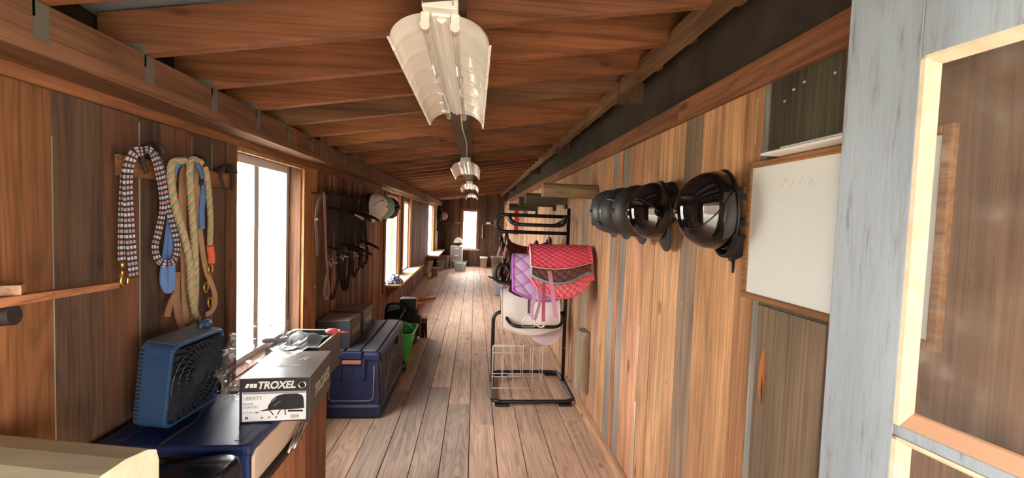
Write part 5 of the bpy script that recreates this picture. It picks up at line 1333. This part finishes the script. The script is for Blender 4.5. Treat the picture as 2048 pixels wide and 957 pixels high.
# white pads on the lowest tier of the rack
M_fleece = plain('off_white_cotton', srgb(244, 236, 228), .9, noise=.3, nscale=9, col2=srgb(226, 214, 204), bump=.25)
M_lav = plain('pale_lavender_cloth', srgb(216, 200, 208), .85, noise=.4, nscale=6, col2=srgb(196, 178, 196), bump=.2)
wt, wfn = pad('saddle_pad', 'off white cotton saddle pad on the lowest tier of the black rack', 'saddle pad', M_fleece, .27, .81, 3.99, .885, .10, lambda a: .39 + .06*math.sin(math.pi*a), edge=M_pipe, ew=.006, slope=.30, wav=.010)
lv, vfn = pad('saddle_pad', 'pale lavender cloth pad with a rounded hem, hanging lowest in the rack', 'saddle pad', M_lav, .51, .84, 4.0, .80, .085, lambda a: .22 + .24*math.sin(math.pi*(.12+.76*a))**.6, slope=.26, wav=.006, edge=None)
pad('saddle_pad', 'dusty pink quilted pad behind the off white one in the rack', 'saddle pad', quilt('dusty_pink_quilt', srgb(222, 158, 152), srgb(190, 120, 116), 16), .30, .60, 4.20, .90, .08, flat(.30), slope=.3)
M_brn = plain('brown_leather', srgb(86, 46, 38), .5, noise=.5, nscale=12, col2=srgb(46, 26, 24))

def saddle(label, mat, x0, x1, yc, zt, flap=.36, fringe=False, girth=True):
    t = thing('saddle', label, 'saddle', ((x0+x1)/2, yc, zt), 'saddles on the right wall pegs')
    L_ = x1-x0
    def seat(a, b_):
        s = (b_-.5)*2; w_ = .11 + .05*math.sin(math.pi*a)
        z = zt + .075*((2*a-1)**2) + (.05 if a < .12 else 0)*(1-a/.12) - .10*s*s
        return Vector((x0 + L_*a, yc + s*w_, z))
    m = MB(); m.grid(seat, 24, 14, thick=.03); obj('seat', m, mat, t)
    for sg in (-1, 1):
        def fl(a, b_):
            x_ = x0 + L_*(.10 + .66*a) - .05*b_*(1-a); q = flap*(.75 + .25*math.sin(math.pi*a))*b_
            return Vector((x_, yc + sg*(.125 + .10*b_ + .01*math.sin(a*9)), zt - .055 - q))
        m = MB(); m.grid(fl, 16, 12, thick=.010*sg); fo = obj('flap', m, mat, t)
        m = MB(); m.strap(smooth_path([(x0+L_*.42, yc+sg*.15, zt-.04), (x0+L_*.40, yc+sg*.25, zt-.25), (x0+L_*.40, yc+sg*.27, zt-.42)], 5), .024, .004, Vector((0, 1, 0))); lo = obj('stirrup_leather', m, mat, t)
        m = MB(); c = Vector((x0+L_*.40, yc+sg*.27, zt-.42)); m.tube(fillet([c + Vector((0, 0, 0)), c + Vector((-.055, 0, -.08)), c + Vector((-.06, 0, -.12)), c + Vector((.06, 0, -.12)), c + Vector((.055, 0, -.08))], .03, 4, True), .006, 8, closed=True); obj('stirrup_iron', m, M_brass if fringe else M_steel, lo)
    m = MB(); m.tube(smooth_path([(x0, yc-.05, zt+.10), (x0-.01, yc, zt+.135), (x0, yc+.05, zt+.10)], 6), .022, 10); obj('pommel', m, mat, t)
    m = MB(); m.tube(smooth_path([(x1-.01, yc-.12, zt+.03), (x1+.0, yc-.05, zt+.085), (x1+.0, yc+.05, zt+.085), (x1-.01, yc+.12, zt+.03)], 6), .018, 10); obj('cantle', m, mat, t)
    return t
saddle('oxblood red leather saddle on the low peg behind the pink pads', M_redleather, .34, .80, 4.50, 1.27)
saddle('black leather saddle on the farther low peg, behind the red saddle', M_leatherB, .34, .78, 5.3, 1.19, .42, True)
saddle('brown leather saddle resting behind the off white pad in the rack', M_brn, .32, .76, 3.93, 1.155, .24)
t = thing('girth', 'pink fleece girth hanging in a loop at the end of the red saddle', 'girth', (.37, 4.75, 1.2))
m = MB(); m.strap(smooth_path([(.345, 4.78, 1.12), (.352, 4.76, 1.22), (.372, 4.75, 1.295), (.395, 4.76, 1.23), (.392, 4.78, 1.14)], 7), .05, .014, Vector((1, 0, .4))); obj('padding', m, plain('pink_fleece', srgb(226, 132, 142), .9, bump=.3, nscale=40), t)
m = MB(); m.strap(smooth_path([(.352, 4.765, 1.10), (.362, 4.75, 1.20), (.372, 4.745, 1.27), (.384, 4.75, 1.20), (.385, 4.765, 1.06), (.39, 4.77, 1.0)], 6), .022, .004, Vector((1, -.6, .2))); obj('webbing', m, plain('grey_web', srgb(150, 140, 140), .8), t)
# things hanging on the right wall further along
m = MB(); m.strap([(XR-.06, 9.05, 1.80), (XR-.05, 9.05, 1.55), (XR-.05, 9.05, 1.23)], .09, .012, Vector((.25, -1, 0)))
t = thing('red_lead', 'red webbing hanging on the right wall, seen through the top of the rack', 'strap', (XR-.06, 9.05, 1.8)); obj('webbing', m, plain('red_webbing', srgb(206, 66, 52), .7), t)
m = MB(); m.tube([(XR-.07, 9.05, 1.79), (XR+.0008, 9.05, 1.79)], .005, 6); obj('nail', m, M_iron, t)
m = MB(); m.strap([(XR-.05, 7.45, 2.0), (XR-.045, 7.45, 1.86), (XR-.05, 7.46, 1.66)], .08, .006, Vector((.25, -1, 0)))
t = thing('blue_strap', 'blue grey strap hanging below the high saddle pegs on the right wall', 'strap', (XR-.05, 7.45, 2.0)); obj('webbing', m, plain('blue_grey_strap', srgb(112, 132, 146), .7), t)
m = MB(); m.tube([(XR-.06, 7.45, 1.985), (XR+.0008, 7.45, 1.985)], .005, 6); obj('nail', m, M_iron, t)
m = MB(); m.box(XR-.05, XR-.002, 11.2, 11.75, 1.98, 2.02); m.prism([(XR-.049, 1.98), (XR-.049, 1.84), (XR-.10, 1.84), (XR-.10, 1.85), (XR-.06, 1.86), (XR-.06, 1.98)], 11.2, 11.24, 'y')
tag(obj('wall_bracket', m, M_whitep), 'small white bracket high on the right wall near the far end', 'bracket')
half_log(6.4, 1.74, .505, XR-.001, 'farthest half log saddle peg high on the right wall, mostly hidden behind the others', T(90, 84, 76))

# ------------------------------------------------------------------ far end of the room
def pail(name, label, cat, x, y, r, h, mat, square=False, lid=None, group=None, label_mat=None, taper=.84, handle=True):
    t = thing(name, label, cat, (x, y, 0), group)
    n = 28
    def rg(k, z):
        out = []
        for j in range(n):
            a = 2*math.pi*j/n + .1; e = 1
            if square: e = min(1/max(abs(math.cos(a)), abs(math.sin(a))), 1.18)
            out.append(Vector((x + r*k*e*math.cos(a), y + r*k*e*math.sin(a), z)))
        return out
    m = MB(); m.loft([rg(taper, .003), rg(1, h), rg(1.05, h-.01), rg(1.05, h+.004), rg(.97, h+.004), rg(taper*.96, .02)], True, True, True); obj('body', m, mat, t)
    if lid: m = MB(); m.loft([rg(1.09, h-.01), rg(1.09, h+.02), rg(1.02, h+.03)], True, True, False); obj('lid', m, lid, t)
    if handle and not lid: 
        m = MB(); m.tube([(x + r*1.05*math.cos(a), y - r*.75*math.sin(a) - .01, h - .02 - r*.85*math.sin(a)) for a in [math.pi*k/14 for k in range(15)]], .004, 6); obj('bail_handle', m, M_steel, t)
    if label_mat: m = MB(); m.grid(lambda a, b_: Vector((x + r*(.93)*math.sin(R(-60+75*a))*1.005, y - r*.93*math.cos(R(-60+75*a))*1.01, h*(.25+.5*b_))), 8, 4); obj('label', m, label_mat, t)
    return t
M_beige = plain('beige_plastic', srgb(206, 190, 170), .55, noise=.3, nscale=8, col2=srgb(176, 158, 136))
pail('bucket', 'beige bucket at the far left, with a yellow label, beside the lidded tote', 'bucket', -.965, 12.5, .115, .25, M_beige, label_mat=plain('yellow_label', srgb(196, 160, 84), .6))
bk = pail('bucket', 'beige bucket with dark spots under the far window shelf', 'bucket', -1.0, 11.15, .10, .235, M_beige)
for dx, z in ((.03, .10), (.04, .16), (.055, .075)):
    m = MB(); m.tube([(-1.0+dx, 11.15-.097, z), (-1.0+dx, 11.15-.088, z)], .014, 10); obj('dark_spot', m, M_web, bk)
pail('pail', 'white square pail with a lid against the far wall right of the window', 'pail', .315, 13.45, .115, .31, plain('ivory_plastic', srgb(222, 208, 190), .5), square=True, lid=M_whitep)
tc_ = pail('trash_can', 'tall grey trash can in the far right corner', 'trash can', .655, 11.2, .195, .55, M_greyp, square=True, handle=False, taper=.80)
m = MB(); m.box(.60, .72, 10.985, 10.995, .41, .425); obj('grip_slot', m, M_web, tc_)
t = thing('broom', 'long handled broom leaning in the far right corner beside the trash can', 'broom', (.73, 11.6, .55))
m = MB(); m.tube([(.665, 11.48, .62), (.905, 12.1, 1.42)], .020, 8, tint=T(206, 186, 160)); obj('handle', m, M_trimz, t)
m = MB(); m.hexa([(.60, 11.42, .50), (.70, 11.42, .50), (.70, 11.48, .50), (.60, 11.48, .50), (.645, 11.45, .66), (.685, 11.45, .66), (.685, 11.49, .66), (.645, 11.49, .66)]); obj('shovel_socket', m, M_greyp, t)
# lidded tote
t = thing('storage_tote', 'grey tote with a dull red lid in the far left corner', 'tote', (-.95, 13.1, 0))
q = lambda k, z: ring_(-1.14+k, -.745-k, 12.85+k, 13.35-k, z, .04)
m = MB(); m.loft([q(.035, .003), q(.0, .34)], True, True, False); obj('tub', m, plain('grey_tub', srgb(140, 140, 150), .5), t)
m = MB(); m.loft([q(-.012, .335), q(-.014, .37), q(.03, .385)], True, True, False); obj('lid', m, plain('dull_red_lid', srgb(142, 92, 92), .5), t)
for x_ in (-.98, -.90, -.82):
    m = MB(); m.box(x_, x_+.03, 12.838, 12.865, .03, .33); obj('rib', m, plain('grey_rib', srgb(166, 164, 170), .5), t)
# drawer tower
M_frost = plain('frosted_drawer', srgb(150, 140, 144), .35, spec=.5)
t = thing('drawer_tower', 'white framed plastic drawer tower beside the far window', 'drawers', (-.54, 13.45, 0))
m = MB()
for x_ in (-.725, -.375): m.box(x_, x_+.02, 13.28, 13.62, 0, .64)
m.box(-.725, -.355, 13.28, 13.62, .64, .665)
for z in (.0, .215, .43): m.box(-.705, -.375, 13.28, 13.62, z, z+.012)
m.box(-.705, -.375, 13.60, 13.62, .0, .64); obj('frame', m, M_whitep, t)
for z in (.015, .23, .445):
    m = MB(); m.box(-.70, -.38, 13.275, 13.58, z, z+.19); dr = obj('drawer', m, M_frost, t, bevel=.006)
    m = MB(); m.box(-.60, -.48, 13.262, 13.276, z+.14, z+.165); obj('drawer_pull', m, M_whitep, dr)
t_h = helmet('white riding helmet sitting on top of the drawer tower', M_wsh, Matrix.Rotation(R(110), 3, 'Z'), (-.51, 13.42, .79), 'helmets at the far end', vis=.05, strap=.01)
# clear bin with green contents
t = thing('storage_bin', 'clear plastic bin with green contents on the floor under the far window', 'bin', (-.38, 12.45, 0))
q = lambda k, z: ring_(-.555+k, -.205-k, 12.25+k, 12.75-k, z, .05)
m = MB(); m.loft([q(.03, .003), q(.0, .25), q(-.015, .25), q(-.015, .262), q(.006, .262), q(.034, .012)], True, True, False); obj('tub', m, clear('clear_tub', (.86, .88, .87), gloss=.1, dust=.30, dustcol=(.7, .74, .74)), t)
m = MB(); m.rbox(-.52, -.33, 12.30, 12.60, .014, .235, .03); tag(obj('green_tub', m, plain('dark_green_plastic', srgb(40, 112, 88), .5)), 'dark green tub inside the clear bin under the far window', 'tub')
m = MB(); m.rbox(-.315, -.24, 12.32, 12.66, .014, .21, .02); tag(obj('grey_case', m, plain('grey_case', srgb(110, 108, 108), .5)), 'grey case packed beside the green tub in the clear bin', 'case')
# clear tub with tools behind the rack
t = thing('storage_bin', 'clear tub with a blue base on the floor behind the rack', 'bin', (.55, 8.65, 0))
q = lambda k, z: ring_(.41+k, .74-k, 8.45+k, 8.85-k, z, .04)
m = MB(); m.loft([q(.03, .003), q(.0, .26), q(-.012, .26), q(-.012, .272), q(.006, .272), q(.034, .012)], True, True, False); obj('tub', m, clear('clear_tub_b', (.88, .9, .92), gloss=.1, dust=.3, dustcol=(.72, .76, .8)), t)
m = MB(); m.rbox(.45, .70, 8.49, 8.81, .014, .14, .02); obj('blue_contents', m, plain('pale_blue_contents', srgb(150, 174, 208), .6), t)
t = thing('grooming_brush', 'dark handled grooming tool sticking out over the clear tub behind the rack', 'tool', (.45, 8.6, .27))
m = MB(); m.tube([(.50, 8.6, .30), (.31, 8.55, .385)], .018, 10); obj('handle', m, M_web, t)
m = MB(); m.rbox(.44, .66, 8.52, 8.68, .262, .30, .02); obj('head', m, plain('grey_cloth_bundle', srgb(96, 92, 96), .8), t)
m = MB(); m.tube(smooth_path([(.36, 8.47, .255), (.50, 8.45, .29), (.66, 8.47, .30)], 5), [.008]*4+[.020]*7, 8); obj('blade', m, M_greyp, t)
# white board leaning under the far window shelf
m = MB(); m.hexa([(-1.198, 10.98, .0), (-1.13, 10.98, .0), (-1.13, 11.01, .0), (-1.198, 11.01, .0), (-1.16, 10.99, .42), (-1.03, 10.99, .42), (-1.03, 11.015, .42), (-1.16, 11.015, .42)])
tag(obj('leaning_board', m, plain('white_painted_board', srgb(222, 214, 202), .6)), 'white painted board leaning under the far window shelf', 'board')
# hanging dark gear and a helmet at the far end of the left wall
t = thing('hanging_jacket', 'dark jacket and straps hanging at the far end of the left wall', 'jacket', (-1.12, 13.2, 1.8))
def jk(a, b_): 
    z = 1.88 - .75*b_; w_ = .05 + .10*min(1, b_*2.5) - .05*max(0, b_-.6); th = math.pi*2*a
    return Vector((-1.085 + (.05+.03*math.sin(b_*7))*math.sin(th) + .008*math.sin(5*th), 13.25 + w_*math.cos(th)*1.2, z))
m = MB(); m.grid(jk, 28, 18); obj('body', m, plain('navy_cloth', srgb(36, 40, 52), .9), t)
for k in range(3):
    m = MB(); m.strap([(-1.06+.02*k, 13.1+.05*k, 1.4), (-1.05+.02*k, 13.1+.05*k, .92-.1*k)], .03, .004, Vector((.2, -1, 0))); obj('strap', m, M_leather, t)
helmet('small dark pink riding helmet hanging at the far end of the left wall', plain('dusty_rose_shell', srgb(142, 108, 108), .5), tilt(VDOWN, 180, 0), (-.965, 13.1, 1.59), 'helmets at the far end', vis=.03, strap=.2)
# ledge items on the far wall
t = thing('utility_box', 'small white box sitting on the far wall ledge right of the window', 'box', (.44, 13.64, 1.376))
m = MB(); m.rbox(.36, .50, 13.62, 13.69, 1.377, 1.44, .012); obj('body', m, M_whitep, t)
m = MB(); m.rbox(.28, .56, 13.60, 13.69, 1.3755, 1.378, .004); obj('tray', m, M_whitep, t)
m = MB(); m.box(.235, .262, 13.62, 13.6955, .92, 1.33); tag(obj('ledge_stick', m, plain('pale_slat', srgb(196, 180, 156), .7)), 'pale wooden slat hanging below the far wall ledge', 'slat')
m = MB(); m.box(.70, .722, 13.62, 13.6955, 1.14, 1.33); tag(obj('ledge_stick', m, plain('dull_slat', srgb(132, 112, 92), .7)), 'short dull slat below the far wall ledge, right of the pale one', 'slat')
m = MB(); m.box(-.62, -.46, 13.56, 13.666, 1.378, 1.395); tag(obj('small_shelf_tray', m, plain('pale_tray', srgb(196, 186, 176), .6)), 'small pale tray on the far wall ledge left of the window', 'tray')
# bundle of cord on the window shelf
t = thing('cord_bundle', 'coiled blue and white rope lying on the near end of the window shelf', 'rope', (-1.1, 6.05, .60))
M_wb = weave_mat('blue_white_rope', srgb(226, 228, 236), srgb(38, 48, 104), srgb(180, 190, 216), .03, .05)
random.seed(5)
for k in range(5):
    m = MB(); r0 = .105 - .012*k
    m.tube([(-1.105 + (r0+.010*math.sin(3*a+k))*math.cos(a), 6.06 + (r0*1.35+.012*math.sin(2*a+k))*math.sin(a), .618 + .021*k + .006*math.sin(3*a+2*k)) for a in [2*math.pi*q/26 for q in range(26)]], .0145, 8, closed=True); obj('coil', m, M_wb, t)
